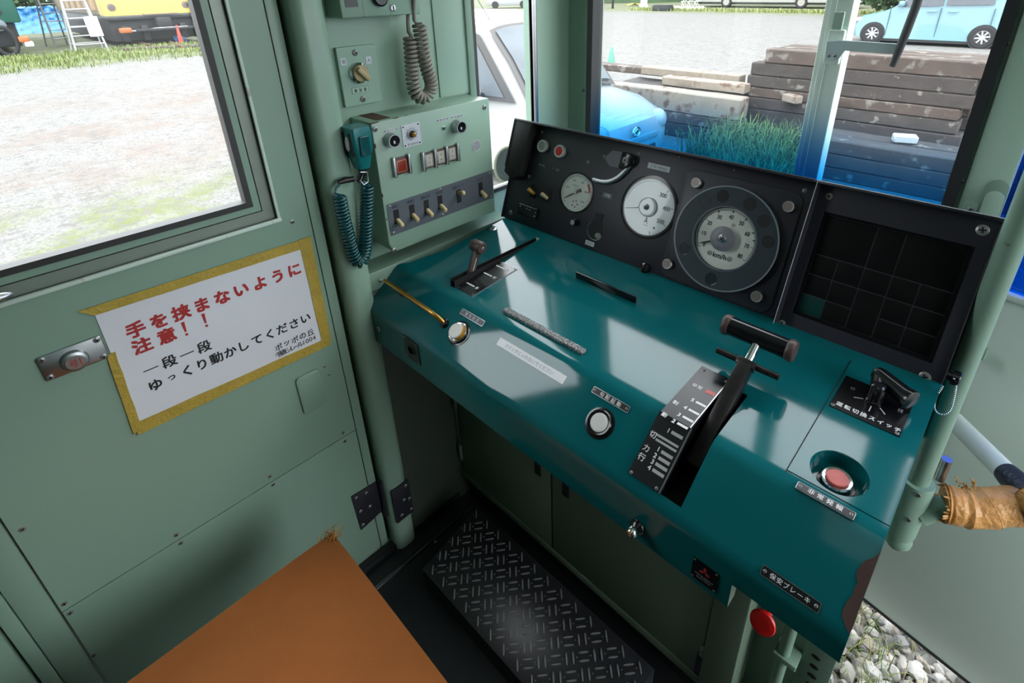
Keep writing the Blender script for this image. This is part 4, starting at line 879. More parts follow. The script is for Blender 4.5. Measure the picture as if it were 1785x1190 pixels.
# paint chips (rust) along the edges
for (y, z, w, h) in ((0.577, 1.2845, 0.03, 0.003), (0.632, 1.2855, 0.018, 0.0025), (0.5725, 1.235, 0.004, 0.012), (0.572, 1.12, 0.003, 0.01), (0.5735, 1.06, 0.003, 0.006), (0.66, 1.2858, 0.004, 0.002)):
    b = MB(); b.sph(BW, (y, z, -0.0006), (w/2, h/2, 0.0015), RUST, 8); b.build('paint_chip', cbx)
def knob(c):
    u = onf(c, BW, 0.0); o = thing('round_knob', (0, 0, 0), None, None); o.parent = cbx
    b = MB(); b.lathe(BW, u, [(0.0155, 0), (0.0155, 0.021), (0.0150, 0.0225), (0.0128, 0.0225), (0.0122, 0.018)], ALU, 30); b.build('knob_rim', o)
    b = MB(); b.lathe(BW, u, [(0.0122, 0.016), (0.0120, 0.019), (0.001, 0.019)], BLKG, 24, cap=False); b.box(BW, (u[0], u[1]-0.003, 0.0195), (0.004, 0.006, 0.002), LABEL); b.build('knob_face', o)
knob((678.5, 243)); knob((795, 219.5))
def stickers(quads):
    for pts, t in quads:
        L = [onf(p, BW) for p in pts]; cx = sum(p[0] for p in L)/4; cy = sum(p[1] for p in L)/4; w = abs(L[1][0]-L[0][0]); h = abs(L[2][1]-L[1][1])
        b = MB(); b.rrect(BW, (cx, cy), (w, h), 0.0008, 0, 0.0008, LABEL); b.text(BW, t, (cx, cy), (w*0.58, h*0.62), INK, 0.001)
        for s in (-1, 1): b.screw(BW, (cx+s*w*0.42, cy), 0.0016, 0.0008, BLKG, slot=False)
        b.build('name_plate', cbx)
stickers([(((669, 227), (692, 222), (692.5, 226.5), (670, 231.5)), '車内ブザ'), (((761, 207.5), (780, 204.5), (780.5, 209), (762, 212.5)), '電源'), (((786, 202.5), (806, 199), (806, 202.5), (787, 206.5)), '音量')])
u = onf((717, 235), BW); b = MB(); b.rrect(BW, u, (0.049, 0.052), 0.001, 0, 0.0012, LABEL)
for k in range(10):
    a = math.radians(215-250*k/9); b.text(BW, str(k+1) if k < 9 else '0', (u[0]+0.0165*math.cos(a), u[1]+0.002+0.0165*math.sin(a)), (None, 0.003), INK, 0.0015)
b.ring(BW, circ((u[0], u[1]+0.002), 0.0135, 28), circ((u[0], u[1]+0.002), 0.0128, 28), 0.001, 0.0015, INK); b.text(BW, '室温設定', (u[0]+0.001, u[1]-0.0205), (0.030, 0.0055), INK, 0.0015)
for sx in (-1, 1):
    for sy in (-1, 1): b.screw(BW, (u[0]+sx*0.020, u[1]+sy*0.0215), 0.002, 0.0012, BLKG, slot=False)
b.lathe(BW, (u[0], u[1]+0.002), [(0.0108, 0.001), (0.0105, 0.004), (0.0085, 0.004), (0.008, 0.002)], ALU, 24); b.lathe(BW, (u[0], u[1]+0.002), [(0.0082, 0.0015), (0.0078, 0.003)], BLKM, 20); b.lathe(BW, (u[0], u[1]+0.002), [(0.0048, 0.002), (0.0044, 0.013), (0.0030, 0.014)], BRASS, 16); b.build('rotary_selector', cbx)
u = onf((773, 223), BW); b = MB(); b.lathe(BW, u, [(0.0052, 0), (0.0050, 0.002), (0.004, 0.0025)], ALU, 16); b.sph(BW, (*u, 0.002), (0.0042, 0.0042, 0.003), mat('green_led', (0.0, 0.09, 0.06), 0.2), 12); b.build('pilot_light', cbx)
# lamp blocks
RLENS = mat('red_lamp_lens', (0.24, 0.022, 0.012), 0.3); CLENS = mat('cream_lamp_lens', (0.50, 0.47, 0.42), 0.35); DBR = mat('dark_brown_bezel', (0.07, 0.045, 0.035), 0.5)
def lampblock(y0, z0, n, w, h, m, names, txts):
    o = thing(names, (0, 0, 0), None, None); o.parent = cbx
    b = MB(); b.span(BW, (y0, z0, 0), (y0+n*w, z0+h, 0.005), DBR, 0.001)
    for k in range(n+1): b.rrect(BW, (y0+k*w, z0+h/2), (0.0062, h+0.008), 0.003, 0, 0.011, CHROME if False else ALU, 4, 0.001)
    b.build('lamp_bezel', o)
    for k in range(n):
        b = MB(); b.span(BW, (y0+k*w+0.0055, z0+0.004, 0.002), (y0+(k+1)*w-0.006, z0+h-0.005, 0.0065), m, 0.001); b.ring(BW, rect(y0+k*w+0.0075, z0+0.006, y0+(k+1)*w-0.008, z0+h-0.007), rect(y0+k*w+0.0082, z0+0.0067, y0+(k+1)*w-0.0087, z0+h-0.0077), 0.0064, 0.0067, CREAM if m is RLENS else DBR)
        for j, c_ in enumerate(txts[k]): b.text(BW, c_, (y0+(k+.5)*w, z0+h*(0.66-0.30*j)), (0.0055, 0.0055), INK, 0.0069)
        b.build('lamp_lens', o)
u0 = onf(c2(308, 760), BW); u1 = onf(c2(380, 672), BW); lampblock(u0[0]+0.004, onf(c2(345, 750), BW)[1], 1, 0.040, 0.040, RLENS, 'red_lamp', ('',))
u0 = onf(c2(437, 728), BW); lampblock(u0[0]+0.001, onf(c2(520, 706), BW)[1]-0.001, 3, 0.0345, 0.039, CLENS, 'lamp_block', ('点灯', '半減', '消灯'))
u = onf((830.5, 253.5), BW); b = MB(); b.cyl(BW, u, 0.0145, 0.0, 0.001, LABEL, seg=28)
for i in range(-4, 5):
    for j in range(-4, 5):
        y, z = i*0.0032+(0.0016 if j % 2 else 0), j*0.0029
        if y*y+z*z < 0.0132**2: b.cyl(BW, (u[0]+y, u[1]+z), 0.0011, 0.0008, 0.0012, BLKM, seg=8)
b.build('speaker_grille', cbx)
# grey toggle plate
L = [onf(c2(*p), BW) for p in ((280, 880), (733, 740), (745, 856), (300, 1015))]
gy0, gy1 = (L[0][0]+L[3][0])/2, (L[1][0]+L[2][0])/2; gz0, gz1 = (L[2][1]+L[3][1])/2, (L[0][1]+L[1][1])/2
b = MB(); b.rrect(BW, ((gy0+gy1)/2, (gz0+gz1)/2), (gy1-gy0, gz1-gz0), 0.001, 0, 0.0018, GREYP)
for y in (gy0+0.008, gy1-0.007):
    for z in (gz0+0.006, gz1-0.006): b.screw(BW, (y, z), 0.0035, 0.0018)
for z in (gz0+0.005, gz1-0.005): b.screw(BW, ((gy0+gy1)/2-0.01, z), 0.0035, 0.0018)
cells = []
def cbig(x, y): return (660+x/8.5, 290+y/8.5)
for (sx, sy, t, up, kx, ky) in ((267, 745, '前灯', 0, 320, 790), (497, 668, '標識灯', 0, 545, 725), (710, 598, '運転台灯', 0, 757, 655), (912, 530, '室内灯', 0, 960, 580), (1190, 440, '運転モード', 1, 1215, 390), (1512, 330, 'ワイパ', 0, 1550, 395)):
    y, z = onf(cbig(sx, sy), BW, 0.002); cells.append((y, z, up)); b.span(BW, (y-0.0072, z-0.0175, 0.0015), (y+0.0072, z+0.0175, 0.0022), BLKM)
    n = len(t); b.text(BW, t, (y, z+0.0262), (0.0072*n if n > 2 else 0.015, 0.0082), mat('dark_blue_ink', (0.012, 0.02, 0.04), 0.6), 0.0021, 0.01)
b.build('toggle_plate', cbx)
for y, z, up in cells:
    b = MB(); s = 1 if up else -1; zz = z+s*0.0075
    M = BW @ T(y, zz, 0.001) @ RX(-s*26+ (10 if up else 0)); b.box(M, (0, 0, 0.0125), (0.0105, 0.0115, 0.026), CREAM, 0.0042, 3); b.build('toggle_switch', cbx)

# ------------------------------------------------------------------ teal handset with coiled lead
hs = thing('radio_handset', (-1.0, 0.53, 1.05), 'teal radio handset with coiled teal lead hanging beside the mint switch box', 'handset')
HX = -0.995; q = wallf(HX); e0 = onf((608, 224), q); e1 = onf((619, 302), q); r0 = onf((634, 222), q); yb0 = (e0[1])
ya = e0[0]+0.004; w = 0.046; zt, zb = e0[1]-0.002, e1[1]
b = MB(); bb = bmesh.new(); D = 0.050
sec = [(zb, 0.55, 0.62), (zb+0.012, 0.66, 0.72), (zb+(zt-zb)*0.45, 0.92, 0.95), (zt-0.018, 1.0, 1.0), (zt-0.002, 0.93, 0.92)]
rings = []
for z, kw, kd in sec:
    cy, cx = ya+w/2, HX-D/2; L = rr((cx, cy), (D*kd, w*kw), 0.006, 3); rings.append([bb.verts.new((p[0], p[1], z)) for p in L])
for A, B in zip(rings, rings[1:]):
    for i in range(len(A)): bb.faces.new((A[i], A[(i+1) % len(A)], B[(i+1) % len(A)], B[i]))
bb.faces.new(rings[0][::-1]); bb.faces.new(rings[-1]); b.putbm(bb, ID, TEALP); b.build('handset_body', hs, sharp=30)
b = MB(); b.rrect(q, (ya+w*0.52, zt-0.040), (0.022, 0.042), 0.003, -0.002, 0.004, TEALC, bev=0.0015); b.build('talk_button', hs)
q2 = frontf(ya+0.001); b = MB(); b.rrect(q2, (HX-0.012, zt-0.036), (0.009, 0.050), 0.004, -0.002, 0.0015, BLKM); b.rrect(q2, (HX-0.038, zt-0.036), (0.009, 0.050), 0.004, -0.002, 0.0015, BLKM); b.sph(q2, (HX-0.026, zt-0.036, 0.0005), (0.009, 0.0165, 0.003), LABEL, 16); b.build('speaker_slot', hs)
hp = wallf(-1.02)
def HP(x, y, n=0.0):
    return hp @ Vector((*onf((x, y), hp, n), n))
b = MB(); b.tube([(HX-0.025, ya+w/2, zb+0.004), (HX-0.025, ya+w/2, zb-0.012), HP(626, 318, 0.005)], [0.011, 0.008, 0.006], BLKG, 12); b.tube([HP(590, 318), HP(600, 314), HP(616, 312)], [0.005, 0.007, 0.006], WORN, 12); b.tube([HP(628, 300, 0.01), HP(640, 300, 0.01), HP(642, 316, 0.01), HP(634, 322, 0.01), HP(627, 314, 0.01)], 0.0018, STEEL, 8); b.build('lead_gland', hs)
b = MB()
pth = smooth_path([HP(591, 340), HP(597, 372), HP(606, 410), HP(614, 440), HP(623, 458), HP(632, 455), HP(637, 435), HP(638, 400), HP(639, 360), HP(640, 322)], 2)
cp = helix(pth, 0.0125, 46, 12); b.tube(cp, 0.0029, TEALC, 7); b.tube([HP(592, 322), HP(586, 328), HP(584, 336), cp[0]], 0.0029, TEALC, 8); b.tube([cp[-1], HP(636, 318), HP(630, 316, 0.005)], 0.0029, TEALC, 8); b.build('coiled_lead', hs, sharp=80)

# ------------------------------------------------------------------ rotary switch plate
sw = thing('rotary_switch', (WL, 0.606, 1.30), 'mint wall plate with a yellow rotary switch above the switch box', 'switch')
SF = wallf(WL); b = MB(); b.rrect(SF, (0.606, 1.372), (0.092, 0.125), 0.002, 0, 0.010, MINT, bev=0.0015); SP = wallf(WL+0.010)
def c7(x, y): return (570+x/5.947, y/5.947)
for p in ((290, 545), (372, 1024)): b.screw(SP, onf(c7(*p), SP), 0.0068, h=0.6)
b.build('switch_plate', sw)
for p, t, wh in (((170, 640), '切', (0.0135, 0.0150)), ((430, 622), '入', (0.0135, 0.0150))):
    u = onf(c7(*p), SP); b = MB(); b.rrect(SP, u, wh, 0.001, 0, 0.0008, CREAM if False else LABEL); b.text(SP, t, u, (0.008, 0.0085), INK, 0.001, 0.01); b.build('name_plate', sw)
u = onf(c7(345, 932), SP); b = MB(); b.rrect(SP, u, (0.040, 0.0135), 0.0008, 0, 0.0006, INK); b.rrect(SP, u, (0.039, 0.0125), 0.0006, 0.0005, 0.0008, MINT_L)
for k, c_ in enumerate('高加速'): b.text(SP, c_, (u[0]+(k-1)*0.0115, u[1]), (0.0070, 0.0078), INK, 0.001, 0.02)
b.build('name_plate', sw)
u = onf(c7(325, 755), SP); b = MB(); b.lathe(SP, u, [(0.0225, 0), (0.0222, 0.005), (0.0185, 0.008), (0.0180, 0.005)], CHROME, 36); b.build('bezel', sw)
MUST = mat('mustard_plastic', (0.42, 0.32, 0.17), 0.4); b = MB(); b.lathe(SP, u, [(0.0182, 0.002), (0.0175, 0.013), (0.0165, 0.014)], MUST, 32); b.box(SP @ T(u[0], u[1], 0.018) @ RZ(-48), (0.002, 0, 0), (0.036, 0.011, 0.014), MUST, 0.003); b.build('switch_knob', sw)

# ------------------------------------------------------------------ intercom box with coiled cord
ic = thing('intercom_box', (-1.08, 0.69, 1.49), 'mint green intercom box at the photo top edge with coiled grey cord', 'intercom')
IX = -1.055; iq = wallf(IX); L = [onf(p, iq) for p in ((597, 33), (735, 28), (636, 32), (682, 30))]
by0, by1, bz = L[0][0], L[1][0], L[0][1]
b = MB(); b.span(ID, (WL, by0, bz), (IX, by1, bz+0.22), MINT, 0.004); s1, s2 = L[2][0], L[3][0]
b.span(iq, (s1-0.0006, bz, -0.001), (s1+0.0006, bz+0.22, 0.0006), MINT_D); b.span(iq, (s2-0.0006, bz, -0.001), (s2+0.0006, bz+0.22, 0.0006), MINT_D)
u = onf((684.5, 14), iq); b.lathe(iq, u, [(0.007, 0), (0.007, 0.002), (0.005, 0.003)], ALU, 20); b.box(iq, (u[0], u[1], 0.003), (0.003, 0.009, 0.001), BLKM)
u = onf((612, 3), iq); b.rrect(iq, u, (0.028, 0.02), 0.001, 0, 0.001, PLATE); u = onf((660, -4), iq); b.lathe(iq, u, [(0.017, 0), (0.017, 0.008), (0.014, 0.010)], BLKG, 24); b.build('box_body', ic)
cq = wallf(-1.075)
def CP(x, y, n=0.0): return cq @ Vector((*onf((x, y), cq, n), n))
b = MB(); pth = smooth_path([CP(730, 42, 0.012), CP(734, 62, 0.012), CP(738, 95, 0.010), CP(745, 125, 0.008), CP(752, 142, 0.006), CP(752, 158, 0.004), CP(740, 172, 0), CP(726, 168, 0), CP(720, 150, 0), CP(718, 120, 0), CP(716, 90, 0), CP(715, 66, 0)], 2)
cp = helix(pth, 0.0125, 34, 12); b.tube(cp, 0.0041, GREYC, 8); b.tube([CP(722, -40, 0.03), CP(722, -5, 0.025), CP(721, 20, 0.02), CP(722, 35, 0.015), CP(727, 42, 0.012), cp[0]], 0.0041, GREYC, 8); b.tube([cp[-1], CP(712, 55, 0), CP(711, 40, 0), CP(711, 25, 0)], 0.0041, GREYC, 8); b.build('coiled_cord', ic, sharp=80)

# ================================================================== RIGHT-HAND POLE, ARM, CHAIN
PXc, PYc = 0.022, 0.985
gp = thing('grab_pole', (PXc, PYc, 0.55), 'mint green vertical grab pole in a clamp at the right end of the desk', 'pole')
b = MB(); b.cyl(ID, (PXc, PYc), 0.0172, 0.60, 2.12, MINT_D, seg=28); b.build('pole', gp)
zc0, zc1 = at((1570, 925), 1, PYc).z, at((1604, 838), 1, PYc).z
b = MB(); b.lathe(ID, (PXc, PYc), [(0.020, zc0-0.006), (0.0265, zc0-0.002), (0.0275, zc0+0.004), (0.0275, zc1-0.004), (0.026, zc1), (0.0175, zc1)], MINT_D, 32)
q = frontf(PYc-0.0272)
for p in ((1607, 866), (1592, 910)): b.lathe(frame((PXc+0.006, PYc-0.0265, at(p, 1, PYc-0.027).z), (1, 0, 0), (0, 0, 1)), (0, 0), [(0.0052, 0), (0.0052, 0.002), (0.003, 0.0022), (0.003, 0.0)], SCREW, 14)
b.build('clamp', gp)
b = MB(); b.lathe(ID, (PXc+0.004, PYc), [(0.003, zc0-0.042), (0.016, zc0-0.038), (0.0225, zc0-0.028), (0.0235, zc0-0.018), (0.020, zc0-0.010), (0.0195, zc0)], MINT_D, 28); b.build('pole_foot', gp)
el0 = Vector((PXc+0.02, PYc, (zc0+zc1)/2-0.004)); el1 = at((1652, 880), 1, 1.0); el2 = at((1700, 888), 1, 1.02); el3 = at((1755, 880), 1, 1.05); el4 = at((1800, 862), 1, 1.07)
b = MB(); b.tube([el0, el1], [0.021, 0.018], MINT_D, 20); b.build('side_arm', gp)
b = MB(); s0 = at((1648, 838), 1, 1.0); s1 = at((1640, 828), 1, 1.02); s2_ = at((1651, 800), 1, 1.02); b.tube([s1+Vector((0, 0, -.01)), s2_], 0.0085, STEEL, 16); b.build('bolt', gp)
rl = thing('taped_rail', (0.15, 1.05, 0.55), 'white tube rail wrapped in tan cloth tape beside the grab pole', 'rail')
t0 = at((1662, 732), 1, 1.24); t1 = at((1768, 838), 1, 1.10); dT = (t1-t0).normalized()
b = MB(); P = smooth_path([el1+Vector((-.006, 0, 0)), el1.lerp(el2, .4), el2, el3, at((1812, 885), 1, 1.07), t1+dT*0.075, t1+dT*0.045], 3); n = len(P)
P0 = P[:]; rs = [0.0335+0.0010*math.sin(i*0.9)+0.0012*random.uniform(-1, 1)-(0.004 if i < 2 else 0) for i in range(n)]
b.tube(P0, rs, OTAPE, 26)
# wrapped tape edges and ragged end
for k in range(5):
    i = int(3+k*(n-6)/5); t = (P0[i+1]-P0[i-1]).normalized(); a = t.cross(Vector((0, 0, 1))).normalized(); c_ = t.cross(a); ti = random.uniform(-.5, .5)
    b.tube([P0[i]+(a*math.cos(w)+c_*math.sin(w))*(rs[i]-0.0002)+t*0.022*ti*math.sin(w) for w in [2*PI*j/24 for j in range(24)]], 0.0009, OTAPE, 5, closed=True)
for k in range(26):
    w = random.uniform(0, 2*PI); t = (P0[1]-P0[0]).normalized(); a = t.cross(Vector((0, 0, 1))).normalized(); c_ = t.cross(a); r0 = 0.031
    p = P0[1]+(a*math.cos(w)+c_*math.sin(w))*r0; b.tube([p, p-t*random.uniform(.004, .012)+(a*math.cos(w)+c_*math.sin(w))*random.uniform(-.002, .006)], [0.003, 0.0012], OTAPE, 5)
for k in range(22):
    p = at((1688+random.gauss(0, 10), 846+random.gauss(0, 5)), 1, 1.0); b.tube([p, p+Vector((random.uniform(-.006, .006), -.002, random.uniform(-.002, .008)))], 0.0014, FUZZ, 5)
tag(b.build('tape_wrap', rl), 'wrinkled tan cloth tape')
b = MB(); b.tube([t0, t0.lerp(t1, .5), t1], 0.0195, mat('white_tube', (0.80, 0.88, 0.84), 0.35), 22); b.build('white_tube', rl)
b = MB(); b.tube([t1-dT*0.022, t1-dT*0.01, t1+dT*0.03, t1+dT*0.06], [0.0202, 0.022, 0.0245, 0.024], NAVY, 20); b.build('navy_tape', rl)
# plug with bead chain at the indicator panel edge
bc = thing('chained_plug', (0.01, 0.93, 0.95), 'black knurled plug on a silver bead chain at the indicator panel corner', 'plug')
b = MB(); pc_ = at((1650, 653), 1, 0.915); q = frame(pc_, (0, 0, 1), (0, 1, 0)); q = frame((0.0055, pc_.y, pc_.z), (0, 1, 0), (0, 0, 1)); b.lathe(q, (0, 0), [(0.008, 0), (0.008, 0.006), (0.0115, 0.0065), (0.0115, 0.016), (0.010, 0.0175)], BLKG, 22)
for k in range(22):
    a = 2*PI*k/22; b.box(q @ T(0.0115*math.cos(a), 0.0115*math.sin(a), 0.0115) @ RZ(math.degrees(a)), (0, 0, 0), (0.0012, 0.0014, 0.009), BLKG)
b.build('plug', bc)
b = MB(); pth = smooth_path([at(p, 1, 0.905) for p in ((1663, 660), (1668, 664), (1664, 690), (1658, 714), (1648, 722), (1636, 722), (1627, 712), (1632, 690), (1642, 676), (1644, 670))], 3)
L = [0]; 
for a, c_ in zip(pth, pth[1:]): L.append(L[-1]+(c_-a).length)
nb = int(L[-1]/0.0034)
for k in range(nb):
    s_ = L[-1]*k/nb; i = max(j for j in range(len(L)) if L[j] <= s_); i = min(i, len(pth)-2); f_ = (s_-L[i])/(L[i+1]-L[i]); b.sph(ID, pth[i].lerp(pth[i+1], f_), (0.0017,)*3, CHROME, 8)
b.build('bead_chain', bc)
# folded latch bracket on the front wall
lb = thing('latch_bracket', (-0.02, 1.31, 1.10), 'folded mint latch bracket with rounded top on the wall right of the windscreen', 'bracket')
q = frontf(1.318)
def tongue(c, w, z0, z1, n0, n1, m):
    b = MB(); p = [(c-w/2, z0), (c+w/2, z0)]+[(c+w/2*math.cos(a), z1-w/2+w/2*math.sin(a)) for a in [PI*k/12 for k in range(13)]]; b.poly(q, p, n0, n1, m, 0.0006); return b
c_ = at((1737, 340), 1, 1.318); zz1, zz0 = at((1745, 314), 1, 1.318).z, 1.06
b = tongue(-0.0185, 0.031, zz0, zz1, 0.0, 0.004, MINT_D); b.build('back_tongue', lb)
b = tongue(-0.0195, 0.030, zz0, at((1735, 333), 1, 1.30).z, 0.016, 0.020, MINT_L); b.span(q, (-0.0345, zz0+0.012, 0.0), (-0.0045, zz0+0.016, 0.020), MINT_L); b.build('front_tongue', lb)
b = MB(); b.rrect(q, (-0.050, 1.112), (0.022, 0.040), 0.004, 0, 0.003, MINT_L, bev=0.001); b.screw(q, (-0.049, 1.116), 0.006, 0.003, slot=True); b.build('screw_plate', lb)

# ================================================================== OUTSIDE
IN2 = set(MATS)
GZ = -0.5
# ground: gravel lot with worn grassy and reddish patches
m = GRAVEL; nt = m.node_tree; nd = nt.nodes; bs = nd['Principled BSDF']; base = bs.inputs['Base Color'].links[0].from_socket
gpos = nd.new('ShaderNodeNewGeometry')
def patch(scale, lo, hi, col, base, xr=None):
    n = nd.new('ShaderNodeTexNoise'); n.inputs['Scale'].default_value = scale; n.inputs['Detail'].default_value = 7; n.inputs['Roughness'].default_value = 0.68
    nt.links.new(gpos.outputs['Position'], n.inputs['Vector']); r = nd.new('ShaderNodeMapRange'); r.inputs['From Min'].default_value = lo; r.inputs['From Max'].default_value = hi
    nt.links.new(n.outputs['Fac'], r.inputs['Value']); f = r.outputs['Result']
    if xr:
        sp = nd.new('ShaderNodeSeparateXYZ'); nt.links.new(gpos.outputs['Position'], sp.inputs[0])
        for ax, a0, a1 in xr:
            r2 = nd.new('ShaderNodeMapRange'); r2.interpolation_type = 'SMOOTHSTEP'; r2.inputs['From Min'].default_value = a0; r2.inputs['From Max'].default_value = a1; nt.links.new(sp.outputs[ax], r2.inputs['Value'])
            mu = nd.new('ShaderNodeMath'); mu.operation = 'MULTIPLY'; nt.links.new(f, mu.inputs[0]); nt.links.new(r2.outputs['Result'], mu.inputs[1]); f = mu.outputs[0]
    mx = nd.new('ShaderNodeMix'); mx.data_type = 'RGBA'; mx.inputs['B'].default_value = (*col, 1); nt.links.new(f, mx.inputs['Factor']); nt.links.new(base, mx.inputs['A']); return mx.outputs['Result']
base = patch(0.55, 0.46, 0.62, (0.25, 0.20, 0.175), base, [('X', -6.5, -8.5), ('X', -17, -13), ('Y', 7, 5)])
base = patch(1.3, 0.44, 0.60, (0.17, 0.20, 0.055), base, [('X', -3.0, -4.2), ('X', -8.5, -6.2), ('Y', 3.5, 2.5)])
base = patch(0.7, 0.30, 0.48, (0.14, 0.18, 0.045), base, [('X', -20.5, -24.5), ('Y', 12, 8)])
base = patch(0.7, 0.35, 0.5, (0.17, 0.21, 0.055), base, [('Y', 33, 36)])
base = patch(60, 0.50, 0.62, (0.15, 0.145, 0.135), base); base = patch(9, 0.50, 0.62, (0.17, 0.16, 0.15), base); base = patch(3.2, 0.50, 0.74, (0.27, 0.265, 0.26), base); base = patch(28, 0.52, 0.60, (0.16, 0.155, 0.145), base)
nt.links.new(base, bs.inputs['Base Color'])
b = MB(); b.put([(-90, -60, GZ), (60, -60, GZ), (60, 120, GZ), (-90, 120, GZ)], [(0, 1, 2, 3)], ID, GRAVEL); struct(b.build('ground', origin=(0, 0, GZ)), 'pale gravel lot with thin grass patches')
# ballast by the exit door
random.seed(11)
b = MB(); tmp = bmesh.new(); bmesh.ops.create_icosphere(tmp, subdivisions=2, radius=1); IV = [v.co.copy() for v in tmp.verts]; IF = [[v.index for v in f.verts] for f in tmp.faces]; tmp.free()
STS = [mat('ballast_stone_%d' % k, c, 0.85, var=0.35, scale=14, bump=0.3) for k, c in enumerate(((0.50, 0.47, 0.43), (0.36, 0.33, 0.30), (0.44, 0.38, 0.31), (0.58, 0.56, 0.53), (0.25, 0.24, 0.24)))]
for k in range(2600):
    x, y = random.uniform(-0.25, 1.0), random.uniform(1.1, 2.35); r = random.choice((0.014, 0.018, 0.022, 0.027, 0.034)); q = T(x, y, GZ+random.uniform(-.004, .018)) @ Matrix.Rotation(random.uniform(0, 6.3), 4, (random.random(), random.random(), random.random()+.1))
    sx, sy, sz = random.uniform(.8, 1.25), random.uniform(.7, 1.0), random.uniform(.5, .8); dv = [random.uniform(0.82, 1.1) for _ in IV]
    b.put([(v.x*r*sx*d_, v.y*r*sy*d_, v.z*r*sz*d_) for v, d_ in zip(IV, dv)], IF, q, random.choice(STS))
tag(b.build('gravel', sharp=25), 'loose grey and white ballast stones below the exit door', 'gravel', None, 'stuff')
def blades(n, area, h0, h1, mats, spread=0.5, wd=0.004, dens=None):
    b = MB()
    for _ in range(n):
        x, y = area(); h = random.uniform(h0, h1); a = random.uniform(0, 2*PI); l = h*random.uniform(0.15, spread); dx, dy = math.cos(a), math.sin(a); w = wd*random.uniform(.7, 1.4); px_, py_ = -dy*w, dx*w
        p = [(x, y, GZ), (x+dx*l*.25, y+dy*l*.25, GZ+h*.5), (x+dx*l*.65, y+dy*l*.65, GZ+h*.85), (x+dx*l, y+dy*l, GZ+h*(.95 if l < h*.4 else .8))]
        b.put([(p[0][0]-px_, p[0][1]-py_, p[0][2]), (p[0][0]+px_, p[0][1]+py_, p[0][2]), (p[1][0]-px_*.8, p[1][1]-py_*.8, p[1][2]), (p[1][0]+px_*.8, p[1][1]+py_*.8, p[1][2]), (p[2][0]-px_*.5, p[2][1]-py_*.5, p[2][2]), (p[2][0]+px_*.5, p[2][1]+py_*.5, p[2][2]), p[3]], [(0, 1, 3, 2), (2, 3, 5, 4), (4, 5, 6)], ID, random.choice(mats))
    return b
G1 = mat('grass_green', (0.13, 0.25, 0.03), 0.6, var=0.3); G2 = mat('grass_yellow_green', (0.30, 0.38, 0.07), 0.6, var=0.3); G3 = mat('dry_grass', (0.42, 0.33, 0.15), 0.7, var=0.3)
def clump(cs, s):
    def f():
        c = random.choice(cs); return (random.gauss(c[0], s), random.gauss(c[1], s))
    return f
cl = [(random.uniform(-0.05, 0.9), random.uniform(1.2, 2.2)) for _ in range(40)]
tag(blades(2600, clump(cl, 0.04), 0.04, 0.12, [G1, G2, G2, G3], 0.95, 0.0016).build('grass', rec=False), 'thin grass tufts growing between the ballast stones', 'grass', None, 'stuff')
def area2(): 
    if random.random() < 0.35: c = random.choice(((-2.72, 5.55), (-2.35, 6.1), (-2.1, 5.9), (-1.95, 6.3), (-2.0, 5.5))); return (random.gauss(c[0], 0.12), random.gauss(c[1], 0.12))
    y = random.uniform(4.6, 6.5); return (random.uniform(-0.47*y+0.05, -0.325*y+0.0), y)
tag(blades(4200, area2, 0.18, 0.62, [G1, G2, mat('deep_grass', (0.06, 0.18, 0.05), 0.6, var=0.3)], 0.7, 0.005).build('grass', rec=False), 'tall green grass in front of the sleeper stacks', 'grass', None, 'stuff')
cl = [(random.uniform(-27.2, -23.8), random.uniform(0.2, 7.2)) for _ in range(90)]+[(-23.8+2.2*random.random()**2, random.uniform(0.2, 7.5)) for _ in range(50)]
tag(blades(6500, clump(cl, 0.28), 0.03, 0.20, [G1, G2, G2, GRASSP], 0.6, 0.012).build('grass', rec=False), 'rough green grass around the stepladder and old trains', 'grass', None, 'stuff')
def area3(): return (random.uniform(-25, -4), random.gauss(37.5, 0.6))
tag(blades(3500, area3, 0.08, 0.25, [G2, GRASSP], 0.6, 0.03).build('grass', rec=False), 'light green grass strip in front of the white bus', 'grass', None, 'stuff')

# ------------------------------------------------------------------ sleepers
def sleeper(name, x0, x1, y, z0, z1, w, m, label, group, rz=0.0):
    b = MB(); bb = bmesh.new(); bmesh.ops.create_cube(bb, size=1); L = x1-x0
    for v in bb.verts: v.co = Vector((v.co.x*L, v.co.y*w, (v.co.z+0.5)*(z1-z0-0.006)))
    bmesh.ops.bevel(bb, geom=bb.edges[:], offset=0.012, segments=1, affect='EDGES'); bmesh.ops.subdivide_edges(bb, edges=[e for e in bb.edges if e.calc_length() > L*0.5], cuts=10)
    for v in bb.verts: v.co += Vector((random.uniform(-.006, .006), random.uniform(-.006, .006), random.uniform(-.003, .003)))
    b.putbm(bb, T((x0+x1)/2, y, z0) @ RZ(rz), m); o = b.build(name, origin=((x0+x1)/2, y, z0), sharp=25); tag(o, label, 'sleeper', group)
GA, GB = 'sleepers in the tall stack', 'sleepers in the low stack'
zz = [-0.5, -0.278, -0.065, 0.085, 0.215, 0.370, 0.535, 0.712]
xx0 = [-2.985, -2.98, -3.04, -3.07, -3.01, -2.975, -2.81]; od = ['bottom', 'second', 'third', 'fourth', 'fifth', 'sixth', 'top']
mm = [WOODD, WOODD, WOODD, WOOD, WOODD, WOODD, WOOD]
for i in range(7):
    f = 'dark weathered wooden sleeper, ' + od[i] + ' layer at the near face of the tall stack'
    sleeper('railway_sleeper', xx0[i], xx0[i]+2.45+random.uniform(-.1, .15), 7.42, zz[i], zz[i+1], 0.24, mm[i], f, GA, random.uniform(-.4, .4))
